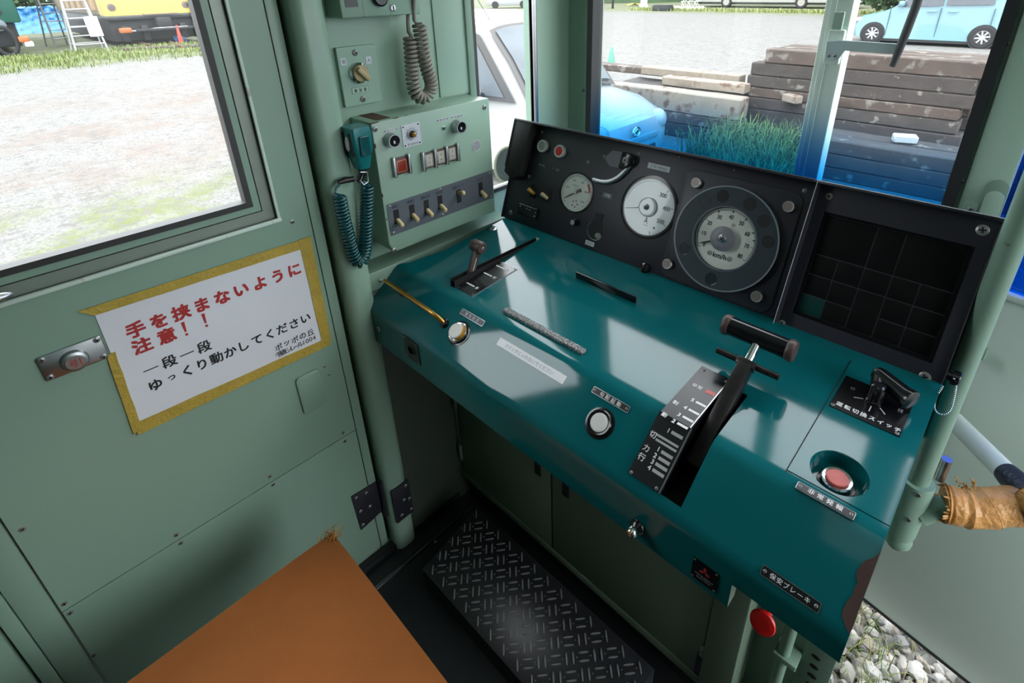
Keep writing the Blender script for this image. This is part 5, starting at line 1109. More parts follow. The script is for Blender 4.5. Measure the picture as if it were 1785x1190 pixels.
for k, y in enumerate((7.70, 7.97)):
    for i in (0, 1, 2, 3, 4, 5, 6):
        sleeper('railway_sleeper', xx0[i]+random.uniform(-.05, .12), xx0[i]+2.5, y, zz[i], zz[i+1], 0.24, mm[i], 'weathered sleeper, %s layer of the %s row in the tall stack' % (od[i], ('middle', 'far')[k]), GA)
lowz = [-0.5, -0.30, -0.145, 0.135, 0.262]
for i, (x0, x1) in enumerate(((-5.0, -2.84), (-5.0, -2.83), (-5.05, -2.84))):
    sleeper('railway_sleeper', x0, x1, 6.92, lowz[i], lowz[i+1], 0.30, (WOODD, WOOD, WOODP)[i], ('grey lowest sleeper under the long pale beam beside the white van', 'grey second sleeper under the long pale beam beside the white van', 'long pale concrete-like beam with rust stains beside the white van')[i], GB)
sleeper('railway_sleeper', -4.2, -2.95, 7.22, 0.135, 0.262, 0.22, WOODP, 'brown-topped beam lying behind the long pale beam', GB)
sleeper('railway_sleeper', -4.75, -3.15, 7.50, 0.200, 0.330, 0.22, WOODP, 'thin weathered beam on top at the back of the low stack', GB)
sleeper('railway_sleeper', -4.9, -3.0, 7.36, -0.5, 0.13, 0.5, WOODD, 'dark block of old timber at the heart of the low stack', GB)
sleeper('railway_sleeper', -5.9, -4.65, 7.72, 0.16, 0.27, 0.24, WOOD, 'dark plank end poking out by the green cone', GB)
def block(c, d, rz, m, label):
    b = MB(); b.box(T(*c) @ RZ(rz), (0, 0, d[2]/2), d, m, 0.012, 1); tag(b.build('wood_block', origin=c), label, 'wood block', 'loose wood offcuts')
p = at((1380, 172), 1, 7.2); block((p.x, 7.22, 0.087), (0.24, 0.12, 0.10), -25, WOODP, 'short pale wood offcut lying on the tall stack left of the post')
p = at((1588, 205), 1, 7.1); p = at((1587, 206), 1, 6.62); block((p.x, 6.62, -0.058), (0.22, 0.13, 0.08), 20, mat('whitewashed_wood', (0.70, 0.72, 0.72), 0.8), 'whitish wood offcut seen through the windscreen blue film')
for i, (z0, z1) in enumerate(((-0.5, -0.36), (-0.36, -0.21), (-0.21, -0.06))):
    for k, y in enumerate((6.40, 6.68)):
        sleeper('railway_sleeper', -2.02+0.06*i-0.05*k, 0.45+0.05*i, y, z0, z1, 0.26, WOODD, 'dark sleeper, %s layer of the %s row in the low stack right of the post' % (('bottom', 'middle', 'top')[i], ('near', 'far')[k]), 'sleepers in the near dark stack')

# ------------------------------------------------------------------ white kei van
vn = thing('kei_van', (-4.5, 4.5, GZ), 'white tall kei van parked left of the sleepers with its nose toward them', 'van')
VY0, VY1, VXF = 3.77, 5.21, -2.88
def vprof(x, z, k=0): return (x, z)
top = [(-2.90, -0.30), (-2.86, -0.10), (-2.865, 0.10), (-2.92, 0.255), (-3.05, 0.345), (-3.35, 0.43), (-3.70, 0.475)]
ws = [(-3.70, 0.475), (-4.02, 0.86), (-4.34, 1.16)]
roof = [(-4.34, 1.16), (-4.55, 1.235), (-5.0, 1.27), (-5.9, 1.255), (-6.22, 1.18)]
rear = [(-6.22, 1.18), (-6.32, 0.5), (-6.34, -0.25)]
side = top[:-1]+ws[:-1]+roof[:-1]+rear+[(-6.2, -0.32), (-3.1, -0.34)]
def loft(b, prof, m, y0, y1, tum):
    # sections across the width with rounded shoulders and tumblehome above the waist
    secs = []; N = 12
    for k in range(N+1):
        t = -1+2*k/N; secs.append(t)
    vs = []
    for t in secs:
        for x, z in prof:
            e = abs(t)**5; yy = (y0+y1)/2+t*(y1-y0)/2*(1-tum*max(0, z-0.45)/0.8)
            nx = x+(0.10*e if x < -5 else (-0.14*e if x > -3.3 else 0)); nz = z-(0.05*e if z > 0.3 else 0)
            vs.append((nx, yy, nz))
    n = len(prof); fs = []
    for k in range(N):
        for i in range(n): fs.append((k*n+i, k*n+(i+1) % n, (k+1)*n+(i+1) % n, (k+1)*n+i))
    fs.append(tuple(range(n-1, -1, -1))); fs.append(tuple(N*n+i for i in range(n)))
    b.put(vs, fs, ID, m)
b = MB(); loft(b, side, VANP, VY0, VY1, 0.11); b.build('body', vn, sharp=30)
def wsp(t, s):   # point on windscreen: t across -1..1, s up 0..1
    i = min(int(s*2), 1); f = s*2-i; x = ws[i][0]+(ws[i+1][0]-ws[i][0])*f; z = ws[i][1]+(ws[i+1][1]-ws[i][1])*f; e = abs(t)**5
    return Vector((x+0.025, (VY0+VY1)/2+t*(VY1-VY0)/2*(1-0.11*max(0, z-0.45)/0.8), z-0.05*e+0.028))
def sheet(b, f, nx, ny, m):
    vs = [f(-1+2*i/nx, j/ny) for j in range(ny+1) for i in range(nx+1)]; b.put(vs, [(j*(nx+1)+i, j*(nx+1)+i+1, (j+1)*(nx+1)+i+1, (j+1)*(nx+1)+i) for j in range(ny) for i in range(nx)], ID, m)
b = MB(); sheet(b, lambda t, s: wsp(t*1.0, 0.0+0.97*s), 12, 8, RUBG); sheet(b, lambda t, s: wsp(t*0.915, 0.06+0.86*s)+Vector((0.010, 0, 0.010)), 12, 8, CARW); b.build('windscreen', vn, rec=False)
def sidept(x, z): return Vector((x, (VY0+VY1)/2-(VY1-VY0)/2*(1-0.11*max(0, z-0.45)/0.8)-0.022, z-0.05))
b = MB(); LQ = [(-3.86, 0.50), (-4.42, 1.12), (-4.58, 1.16), (-4.62, 0.47)]; b.put([sidept(*p) for p in LQ], [(0, 1, 2, 3)], ID, RUBG); LQ = [(-4.02, 0.54), (-4.45, 1.03), (-4.56, 1.06), (-4.56, 0.52)]; b.put([sidept(*p)+Vector((0, -.008, 0)) for p in LQ], [(0, 1, 2, 3)], ID, CARW); b.build('quarter_window', vn, rec=False)
b = MB(); LQ = [(-4.68, 0.48), (-4.66, 1.13), (-5.4, 1.15), (-5.42, 0.47)]; b.put([sidept(*p) for p in LQ], [(0, 1, 2, 3)], ID, RUBG); LQ = [(-4.74, 0.53), (-4.72, 1.07), (-5.36, 1.09), (-5.37, 0.52)]; b.put([sidept(*p)+Vector((0, -.008, 0)) for p in LQ], [(0, 1, 2, 3)], ID, CARG); b.build('door_window', vn, rec=False)
for sy in (VY0+0.20, VY1-0.20):
    b = MB(); b.sph(T(-2.98, sy, 0.19) @ RZ(12 if sy > 4.5 else -12), (0, 0, 0), (0.10, 0.13, 0.12), mat('headlamp_clear', (0.62, 0.68, 0.70), 0.08), 20); b.build('headlamp', vn)
b = MB(); b.box(ID, (-2.868, 4.5, 0.09), (0.02, 0.70, 0.07), VANP, 0.01); b.box(ID, (-2.86, 4.5, -0.03), (0.03, 0.60, 0.06), UNDER, 0.008); b.build('grille', vn)
b = MB(); q = frame((-2.86, 4.42, 0.19), (0, 1, 0), (0, 0.0, 1)); b.tube([q @ Vector((0.062*math.cos(a), 0.044*math.sin(a), 0.012)) for a in [2*PI*k/28 for k in range(28)]], 0.008, CHROME, 8, closed=True); b.poly(q, [(-0.05, -0.004), (-0.01, 0.012), (0.035, 0.036), (0.02, 0.012), (0.05, 0.006), (0.012, -0.01), (-0.025, -0.034), (-0.012, -0.010)], 0.008, 0.016, CHROME); tag(b.build('emblem', vn), 'chrome oval emblem')
b = MB(); q = frame((-2.86, 4.5, -0.14), (0, 1, 0), (0, 0, 1)); b.rrect(q, (0, 0), (0.33, 0.16), 0.01, 0, 0.02, mat('number_plate_yellow', (0.60, 0.52, 0.10), 0.5)); b.build('number_plate', vn)
b = MB(); p = sidept(-4.34, 0.53); b.tube([p, p+Vector((0.02, -.09, .03))], 0.02, UNDER, 8); b.sph(ID, p+Vector((0.01, -.14, .06)), (0.05, 0.09, 0.10), VANP, 14); b.build('door_mirror', vn)
b = MB(); b.tube([wsp(0.75, 0.02)+Vector((0.03, 0, 0.02)), wsp(0.1, 0.10)+Vector((0.03, 0, 0.02))], 0.008, RUB, 6); b.tube([wsp(0.1, 0.0)+Vector((0.03, 0, 0.02)), wsp(-0.7, 0.10)+Vector((0.03, 0, 0.02))], 0.008, RUB, 6); b.build('wiper', vn)
b = MB(); b.tube([(-4.45, 4.0, 1.2), (-4.62, 3.98, 1.42)], 0.005, RUB, 6); b.build('aerial', vn)
def wheel(parent, x, y, r, w, hub, seg=28, sgn=-1, spokes=True):
    o = thing('wheel', (0, 0, 0), None, None); o.parent = parent; q = frame((x, y, GZ+r), (1, 0, 0), (0, 0, 1))
    b = MB(); b.lathe(q, (0, 0), [(r*0.62, -w/2), (r*0.93, -w/2), (r, -w*0.35), (r, w*0.35), (r*0.93, w/2), (r*0.62, w/2)], TYRE, seg, cap=False); b.build('tyre', o)
    b = MB(); b.lathe(q, (0, 0), [(r*0.64, -w*0.3), (r*0.64, w*0.42), (r*0.58, w*0.46), (r*0.55, w*0.30), (r*0.18, w*0.36), (r*0.15, w*0.44)], hub, seg)
    for k in range(8 if spokes else 0): b.box(q @ RZ(45*k+10), (r*0.36, 0, w*0.42), (r*0.44, r*0.11, w*0.10), WHITE, 0.01)
    b.cyl(q, (0, 0), r*0.57, w*0.2, w*0.38, UNDER if spokes else hub, seg=24)
    b.build('wheel_rim', o)
for x in (-3.42, -5.75): wheel(vn, x, VY0+0.09, 0.27, 0.16, ALU)
for x in (-3.42, -5.75): wheel(vn, x, VY1-0.09, 0.27, 0.16, ALU)

# oval exterior mirror seen between the switch box and the instrument panel
em = thing('convex_mirror', (-1.30, 1.15, 0.93), 'oval blue-grey mirror with beige rim outside the quarter window', 'mirror')
mc_ = at((884, 287), 0, -1.30); mq = frame(mc_, (0.25, 0.97, 0.0), (0, 0, 1))
b = MB(); b.sph(mq, (0, 0, 0), (0.046, 0.060, 0.012), mat('mirror_blue_grey', (0.10, 0.13, 0.18), 0.5, 0.0, var=0.4), 24); b.text(mq, '女', (0.008, 0.022), (0.014, 0.014), LABEL, 0.0125); b.build('mirror_glass', em)
b = MB(); b.tube([mq @ Vector((0.048*math.cos(a), 0.062*math.sin(a), 0)) for a in [2*PI*k/36 for k in range(36)]], 0.0055, mat('beige_rim', (0.46, 0.42, 0.34), 0.5), 8, closed=True); b.tube([mq @ Vector((0.0, -0.062, 0)), mq @ Vector((0.02, -0.09, 0)), (-1.16, 1.15, 0.90)], 0.006, UNDER, 8); b.build('mirror_rim', em)

# ------------------------------------------------------------------ post, bracket and wiper in front of the windscreen
wp = thing('windscreen_post', (-0.37, 1.40, 0.9), 'pale mint post standing outside the windscreen', 'post')
yq = 1.41; mL = at((1440, 0), 1, yq).x; mR = at((1490, 0), 1, yq).x
b = MB(); b.span(ID, (mL, yq, GZ), (mR, yq+0.05, 2.2), MINT_LIT, 0.004); b.span(ID, (mL+0.012, yq-0.004, 0.80), (mL+0.026, yq, 2.2), MINT_LIT, 0.002); b.build('post', wp)
b = MB(); q = frontf(yq-0.004); p0 = at((1442, 62), 1, yq); p1 = at((1462, 100), 1, yq); b.rrect(q, ((p0.x+p1.x)/2+0.006, (p0.z+p1.z)/2), (0.034, 0.075), 0.004, 0, 0.012, GREYP if False else MINT_LIT, bev=0.002); b.rrect(q, ((p0.x+p1.x)/2+0.003, (p0.z+p1.z)/2+0.05), (0.022, 0.05), 0.003, 0, 0.010, MINT_L, bev=0.002)
b.build('hinge_bracket', wp)
wi = thing('windscreen_wiper', (-0.27, 1.39, 1.38), 'wiper with grey arm and black blade on the windscreen right half', 'wiper')
b = MB(); q = frontf(yq-0.018); L = [onf(p, q) for p in ((1443, 72), (1468, 70), (1565, 76), (1560, 94), (1474, 88), (1462, 104), (1440, 103))]; b.poly(q, L[::-1], 0, 0.006, mat('wiper_arm_grey', (0.34, 0.43, 0.44), 0.4))
for p in ((1447, 97), (1457, 97)): b.screw(q, onf(p, q), 0.004, 0.006)
b.build('wiper_arm', wi)
b = MB(); P = [at(p, 1, yq-0.03) for p in ((1555, 116), (1566, 90), (1580, 55), (1597, 10), (1612, -40))]; b.tube(P, [0.0062, 0.0078, 0.0085, 0.0085, 0.008], RUB, 10); b.build('wiper_blade', wi)

# ------------------------------------------------------------------ pale blue minivan
mv = thing('minivan', (-3.3, 21.9, GZ), 'pale blue minivan parked beyond the sleepers, seen side-on at upper right', 'minivan')
MY0, MY1 = 21.0, 22.7
pr = [(-5.36, -0.28), (-5.42, -0.02), (-5.36, 0.18), (-5.18, 0.34), (-4.55, 0.50), (-4.30, 0.62), (-3.75, 1.05), (-3.3, 1.18), (-2.0, 1.22), (-1.25, 1.10), (-1.10, 0.5), (-1.05, -0.25), (-1.2, -0.32), (-5.2, -0.32)]
def loft2(b, prof, m, y0, y1, N=10):
    vs = []
    for k in range(N+1):
        t = -1+2*k/N; e = abs(t)**6
        for x, z in prof: vs.append((x+(0.18*e if x < -4.9 else (-0.12*e if x > -1.4 else 0)), (y0+y1)/2+t*(y1-y0)/2*(1-0.16*max(0, z-0.55)/0.7), z-0.04*e*(1 if z > 0.2 else 0)))
    n = len(prof); fs = [(k*n+i, k*n+(i+1) % n, (k+1)*n+(i+1) % n, (k+1)*n+i) for k in range(N) for i in range(n)]+[tuple(range(n-1, -1, -1)), tuple(N*n+i for i in range(n))]; b.put(vs, fs, ID, m)
b = MB(); loft2(b, pr, CARB, MY0, MY1); b.build('body', mv, sharp=30)
def mvs(x, z): return (x, (MY0+MY1)/2-(MY1-MY0)/2*(1-0.16*max(0, z-0.55)/0.7)-0.02, z-0.04)
for nm, L in (('door_window', [(-4.2, 0.66), (-3.72, 1.06), (-3.02, 1.12), (-3.02, 0.70)]), ('door_window', [(-2.94, 0.71), (-2.94, 1.12), (-1.85, 1.13), (-1.80, 0.74)])):
    b = MB(); b.put([mvs(*p) for p in L], [(0, 1, 2, 3)], ID, CARG); b.build(nm, mv, rec=False)
for x in (-3.03, -4.35, -1.75):
    b = MB(); b.span(ID, (x-0.008, MY0-0.008, -0.22), (x+0.008, MY0+0.05, 0.60), mat('panel_gap', (0.08, 0.16, 0.20), 0.5)); b.build('door_seam', mv)
for x in (-3.25, -2.72): b = MB(); b.box(ID, (x, MY0-0.015, 0.50), (0.26, 0.04, 0.05), CARB, 0.018); b.build('door_handle', mv)
b = MB(); b.box(ID, (-4.05, MY0-0.14, 0.72), (0.16, 0.22, 0.17), CARB, 0.05); b.build('door_mirror', mv)
b = MB(); b.sph(ID, (-5.2, MY0+0.18, 0.20), (0.20, 0.16, 0.10), mat('headlamp_clear', (0.6, 0.6, 0.6), 0.1), 14); b.build('headlamp', mv)
b = MB(); b.span(ID, (-5.0, MY0+0.02, -0.40), (-1.3, MY1-0.02, -0.28), UNDER); b.build('underside', mv)
for x in (-4.72, -1.85):
    b = MB(); q = frame((x, MY0-0.006, GZ+0.31), (1, 0, 0), (0, 0, 1)); b.cyl(q, (0, 0), 0.355, -0.02, 0.012, UNDER, seg=32); b.build('wheel_arch', mv)
    wheel(mv, x, MY0+0.05, 0.31, 0.20, ALU); 
for x in (-4.72, -1.85): wheel(mv, x, MY1-0.12, 0.31, 0.20, ALU)

# ------------------------------------------------------------------ white bus
bu = thing('bus', (-17, 43, GZ), 'long white bus parked at the far side of the lot', 'bus')
b = MB(); b.box(ID, (-16.5, 43.3, 1.35), (11.8, 2.4, 3.0), mat('bus_white', (0.78, 0.77, 0.73), 0.35), 0.15); b.build('body', bu)
b = MB(); b.span(ID, (-22.2, 42.3, -0.25), (-10.8, 44.3, -0.12), UNDER); b.build('underframe', bu)
b = MB(); b.span(ID, (-22.1, 42.08, 0.10), (-20.4, 42.12, 0.30), GREYP); b.build('side_grille', bu)
b = MB(); b.span(ID, (-22.0, 42.08, 1.3), (-11, 42.12, 2.3), CARG); b.build('window_band', bu)
for x in (-14.28, -19.78): wheel(bu, x, 42.2, 0.42, 0.3, mat('bus_hub_cream', (0.6, 0.57, 0.50), 0.5), spokes=False)
# ------------------------------------------------------------------ small clutter near the bus
def clutter(name, label, cat, f):
    b = MB(); f(b); tag(b.build(name), label, cat, {'chair': 'folding chairs by the bus', 'post': 'posts at the far side of the lot'}.get(cat))
p = at((1155, 19), 2, GZ)
clutter('black_crate', 'low black crate on the gravel left of the bus', 'crate', lambda b: (b.box(ID, (p.x, p.y, GZ+0.17), (1.35, 0.7, 0.32), UNDER, 0.02), b.box(ID, (p.x, p.y, GZ+0.36), (1.25, 0.6, 0.08), UNDER, 0.02)))
p2 = at((1198, 17), 2, GZ)
clutter('pallet_frame', 'flat grey metal frame lying beside the black crate', 'frame', lambda b: [b.box(ID, (p2.x, p2.y+dy, GZ+0.12), (2.4, 0.12, 0.12), LABEL, 0.01) for dy in (-.4, 0, .4)] + [b.box(ID, (p2.x+dx, p2.y, GZ+0.2), (0.1, 1.0, 0.08), LABEL, 0.01) for dx in (-1, 0, 1)])
for k, xx in enumerate((1192, 1203, 1214)):
    q3 = at((xx, 13), 2, GZ)
    clutter('folding_chair', ('white folding chair nearest the black crate', 'middle white folding chair left of the bus', 'white folding chair nearest the bus')[k], 'chair', lambda b: [b.tube([(q3.x-.2, q3.y+s, GZ), (q3.x+.15, q3.y+s, GZ+.8)], 0.02, WHITE, 6) for s in (-.2, .2)]+[b.tube([(q3.x+.2, q3.y+s, GZ), (q3.x-.15, q3.y+s, GZ+.45)], 0.02, WHITE, 6) for s in (-.2, .2)]+[b.box(ID, (q3.x, q3.y, GZ+.45), (.38, .4, .03), WHITE), b.box(ID, (q3.x+.13, q3.y, GZ+.75), (.03, .4, .2), WHITE)])
p4 = at((1122, 13), 2, GZ); clutter('wooden_post', 'pale wooden post standing left of the black crate', 'post', lambda b: (b.box(ID, (p4.x, p4.y, GZ+1.2), (0.45, 0.35, 2.4), LABEL, 0.03), b.box(ID, (p4.x, p4.y, GZ+0.1), (0.6, 0.5, 0.2), LABEL, 0.03)))
p5 = at((1068, 15), 2, GZ); clutter('wooden_post', 'dark post at the left side of the lot', 'post', lambda b: (b.box(ID, (p5.x, p5.y, GZ+1.0), (0.14, 0.14, 2.0), UNDER, 0.01), b.box(ID, (p5.x-0.9, p5.y, GZ+0.45), (1.9, 0.1, 0.12), WOOD, 0.01)))
p6 = at((1112, 10), 2, GZ); clutter('yellow_sheet', 'crumpled yellow sheet lying beyond the gravel', 'sheet', lambda b: b.grid(ID, p6.x-.9, p6.x+.9, p6.y-.5, p6.y+.5, 8, 6, lambda x, y: GZ+0.12+0.1*math.sin(x*5)*math.cos(y*6), YEL))
for (px_, h, c_, nm, lb_) in ((1065, 0.50, CONE_G, 'traffic_cone', 'pale green traffic cone behind the low beam stack'), (317, 0.75, CONE_R, 'traffic_cone', 'red traffic cone beside the yellow train')):
    q4 = at((px_, 118), 2, GZ) if px_ > 1000 else at((317, 77), 2, GZ); b = MB(); b.lathe(T(q4.x, q4.y, GZ), (0, 0), [(0.15, 0.03), (0.115, 0.05), (0.03, h), (0.02, h+0.01)], c_, 20); b.box(ID, (q4.x, q4.y, GZ+0.015), (0.36, 0.36, 0.03), c_, 0.008); tag(b.build(nm), lb_, 'cone', 'traffic cones')
# dark car far left behind the van
dc = thing('parked_car', (-42, 41, GZ), 'grey car parked far beyond the white van', 'car'); b = MB()
PC = at((888, 14), 2, GZ); cm = T(PC.x, PC.y, GZ) @ RZ(45); b.poly(cm @ RX(90), [(-2.0, 0.25), (-2.05, 0.7), (-1.2, 0.9), (-0.5, 1.42), (0.9, 1.45), (1.5, 0.95), (2.0, 0.85), (2.05, 0.25)], -0.8, 0.8, mat('car_silver', (0.55, 0.57, 0.60), 0.3), 0.05); b.build('body', dc)
b = MB(); b.poly(cm @ RX(90), [(-1.0, 0.92), (-0.45, 1.36), (0.85, 1.38), (1.3, 0.95)], -0.82, 0.82, CARG); b.build('window_band', dc)
for s in (-1.25, 1.25):
    b = MB(); b.tube([cm @ Vector((s, -0.82, 0.31)), cm @ Vector((s, 0.82, 0.31))], 0.31, TYRE, 18); b.build('wheel', dc)

# ------------------------------------------------------------------ left side: stepladders, old trains, tarps
def ladder(name, base, yaw, h, w, spread, label, white):
    o = thing(name, base, label, 'stepladder', 'stepladders on the grass'); M = T(*base) @ RZ(yaw)
    mt = mat('ladder_white', (0.72, 0.74, 0.76), 0.4) if white else mat('ladder_grey', (0.42, 0.44, 0.47), 0.4, 0.3)
    for s in (-1, 1):
        b = MB(); b.tube([M @ Vector((spread*0.5, s*w*0.5, 0)), M @ Vector((0.08, s*w*0.34, h))], 0.035, mt, 8); b.build('front_rail', o)
        b = MB(); b.tube([M @ Vector((-spread*0.5, s*w*0.5, 0)), M @ Vector((-0.08, s*w*0.34, h))], 0.03, mt, 8); b.build('rear_rail', o)
    for k in range(1, 6):
        f = k/6; b = MB(); ww = w*(0.5-0.16*f); b.box(M, (spread*0.5*(1-f)+0.08*f, 0, h*f), (0.10, ww*2, 0.035), mt, 0.006); b.build('step', o)
    for k in (1, 3, 5):
        f = k/6; ww = w*(0.5-0.16*f); b = MB(); b.box(M, (-(spread*0.5*(1-f)+0.08*f), 0, h*f), (0.04, ww*2, 0.035), mt, 0.006); b.build('brace', o)
    b = MB(); b.box(M, (0, 0, h), (0.26, w*0.72, 0.05), mt, 0.01); b.build('top_step', o); return o
l1 = at((158, 90), 2, GZ); o = ladder('stepladder', (l1.x, l1.y, GZ), 0, 1.82, 0.98, 1.0, 'white stepladder standing on the grass by the yellow train', True)
b = MB(); b.box(T(l1.x+0.36, l1.y+0.30, GZ+0.90) @ RY(-14), (0, 0, 0), (0.03, 0.42, 0.72), LABEL, 0.01); b.build('hanging_board', o)
l2 = at((108, 80), 2, GZ); ladder('stepladder', (l2.x, l2.y, GZ), 12, 2.0, 0.75, 1.0, 'grey stepladder standing behind the white stepladder', False)
yt = thing('yellow_train', (-30, 6.4, GZ), 'old yellow railcar with black underframe standing beyond the gravel', 'train')
b = MB(); b.span(ID, (-28.9, 4.70, 0.66), (-28.0, 8.15, 3.0), YEL, 0.08); b.build('cab_front', yt)
b = MB(); b.span(ID, (-40, 4.72, 0.72), (-28.9, 8.12, 3.0), YELO, 0.05); b.build('body_side', yt)
b = MB(); 
for k in range(6): b.span(ID, (-30.0-k*1.5, 4.66, 0.9), (-29.3-k*1.5, 4.72, 3.0), mat('orange_trim', (0.70, 0.36, 0.06), 0.5))
b.build('side_rib', yt)
for p in ((194, 13), (323, 8)):
    q5 = at(p, 0, -28.0); b = MB(); b.lathe(frame((-28.0, q5.y, q5.z), (0, 1, 0), (0, 0, 1)), (0, 0), [(0.14, 0), (0.13, 0.06), (0.09, 0.07)], RUST, 18); b.lathe(frame((-28.0, q5.y, q5.z), (0, 1, 0), (0, 0, 1)), (0, 0), [(0.08, 0.06), (0.07, 0.09)], UNDER, 16); b.build('lamp', yt)
b = MB(); b.span(ID, (-40, 4.8, -0.30), (-28.15, 8.0, 0.68), UNDER, 0.05); b.span(ID, (-28.2, 4.7, 0.52), (-27.95, 8.1, 0.68), UNDER, 0.02)
b.box(ID, (-27.85, 6.6, 0.35), (0.5, 0.55, 0.45), UNDER, 0.06); b.box(ID, (-27.7, 6.6, 0.12), (0.5, 2.2, 0.10), UNDER, 0.03); b.box(ID, (-27.9, 6.6, 0.72), (0.25, 1.2, 0.07), mat('rusty_yellow', (0.55, 0.33, 0.07), 0.6), 0.02)
for y in (5.2, 5.9, 7.3, 7.8): b.box(ID, (-27.95, y, 0.0), (0.3, 0.25, 0.6), UNDER, 0.05)
b.build('underframe', yt)
b = MB(); b.tube([(-27.6, 5.2, 0.13), (-27.55, 5.6, 0.10), (-27.6, 6.2, 0.16), (-27.6, 7.4, 0.16)], 0.03, ALU, 8); b.build('pipe', yt)
b = MB(); b.box(ID, (-27.55, 5.15, 0.15), (0.2, 0.42, 0.2), mat('orange_red', (0.8, 0.22, 0.05), 0.5), 0.04); b.build('orange_fitting', yt)
gt = thing('green_train', (-30, 0.5, GZ), 'old green railcar with dark bogie at the photo left edge', 'train')
b = MB(); b.span(ID, (-40, -3.0, 0.62), (-28.0, 2.20, 3.2), GRNT, 0.08); b.build('body', gt)
b = MB(); b.lathe(frame((-28.0, 1.63, 1.02), (0, 1, 0), (0, 0, 1)), (0, 0), [(0.14, 0), (0.13, 0.05), (0.09, 0.06)], UNDER, 18); b.build('lamp', gt)
b = MB(); b.span(ID, (-39, -2.8, -0.2), (-28.3, 2.0, 0.64), UNDER, 0.05); b.build('underframe', gt)
b = MB(); q = frame((-28.1, 1.55, 0.02), (0, 1, 0), (0, 0, 1)); b.tube([q @ Vector((0.30*math.cos(a), 0.48*math.sin(a), 0.1)) for a in [2*PI*k/28 for k in range(28)]], 0.07, TYRE, 10, closed=True); b.lathe(q, (0, 0.55), [(0.22, 0), (0.2, 0.1), (0.1, 0.12)], GREYP, 18); b.build('bogie', gt)
b = MB(); b.box(ID, (-27.9, 2.05, 0.05), (0.2, 0.3, 0.2), mat('orange_red', (0.8, 0.22, 0.05), 0.5), 0.04); b.box(ID, (-27.9, 2.15, -0.12), (0.2, 0.25, 0.18), WHITE, 0.04); b.build('orange_fitting', gt)
def tarp(name, x, y0, y1, z0, z1, dx, label):
    b = MB(); N, K = 26, 14; vs = []
    for j in range(K+1):
        for i in range(N+1):
            f = j/K; y = y0+(y1-y0)*i/N; vs.append((x+dx*0.5*(math.sin(f*PI*.5))*-1+0.09*math.sin(i*1.7+j*.6)+0.05*math.sin(i*.7-j*1.9), y+0.04*math.sin(j*1.3), z0+(z1-z0)*f+0.05*math.sin(i*.9+j*.4)*f))
    for i in range(N+1): vs.append((x-dx, y0+(y1-y0)*i/N, z1+0.05*math.sin(i*1.1)))
    n = N+1; b.put(vs, [(j*n+i, j*n+i+1, (j+1)*n+i+1, (j+1)*n+i) for j in range(K+1) for i in range(N)], ID, TARP); tag(b.build(name, rec=False), label, 'tarp', 'blue tarps')
tarp('blue_tarp', -43, 3.0, 6.0, GZ, 0.86, 3.0, 'blue tarp draped over a heap behind the stepladders')
tarp('blue_tarp', -27.2, 7.75, 8.9, 0.05, 0.62, 0.3, 'blue tarp hanging at the right end of the yellow train')
tarp('blue_tarp', -27.2, 6.75, 7.1, GZ+0.02, -0.25, 0.4, 'small blue tarp scrap beside the red cone')
b = MB(); b.sph(T(-27.0, 8.0, GZ), (0, 0, 0.22), (0.45, 0.4, 0.35), mat('grey_rubble', (0.40, 0.40, 0.42), 0.9, var=0.6, scale=4, bump=1.0, bscale=8), 14); tag(b.build('rubble_sack', origin=(-27, 8.0, GZ)), 'grey plastic-covered heap right of the red cone', 'heap')
for (pa, pb, lb_) in (((232, 74), (262, 84), 'short rusty rail end below the yellow train coupling'), ((298, 78), (322, 88), 'short rusty rail end in front of the red cone')):
    A_, B_ = at(pa, 2, GZ), at(pb, 2, GZ); dv = (B_-A_); q = frame(A_, dv, Vector((-dv.y, dv.x, 0))); L_ = dv.length; b = MB(); b.span(q, (0, -.07, 0), (L_, .07, .02), RUST); b.span(q, (0, -.012, .02), (L_, .012, .11), RUST); b.span(q, (0, -.035, .11), (L_, .035, .15), RUST, 0.008); tag(b.build('rail', origin=A_), lb_, 'rail')
A_, B_ = at((215, 88), 2, GZ), at((345, 82), 2, GZ); b = MB(); dv = B_-A_; q = frame(A_, dv, Vector((-dv.y, dv.x, 0))); b.span(q, (0, -.25, 0), (dv.length, .25, .10), WOOD, 0.02); tag(b.build('timber_edging', origin=A_), 'grey timber edging lying before the yellow train', 'timber')
# trees behind (kept low in the frame)
def tree(x, y, r, h, label):
    o = thing('tree', (x, y, GZ), label, 'tree', 'trees around the lot'); random.seed(int(x*7+y))
    b = MB(); b.tube([(x, y, GZ), (x+.1, y, GZ+h*.35), (x, y+.1, GZ+h*.6)], [r*.09, r*.07, r*.04], BARK, 8); b.build('trunk', o)
    b = MB()
    for k in range(2600):
        a, u, rr_ = random.uniform(0, 2*PI), random.uniform(-1, 1), random.random()**.4; s = math.sqrt(1-u*u); c_ = Vector((x+r*rr_*s*math.cos(a), y+r*rr_*s*math.sin(a), GZ+h*.55+h*.45*rr_*u)); w = r*random.uniform(.04, .09); d1 = Vector((random.uniform(-1, 1), random.uniform(-1, 1), random.uniform(-1, 1))).normalized(); d2 = d1.orthogonal().normalized()
        b.put([c_-d1*w, c_+d2*w*.6, c_+d1*w, c_-d2*w*.6], [(0, 1, 2, 3)], ID, LEAF)
    b.build('foliage', o, rec=False)
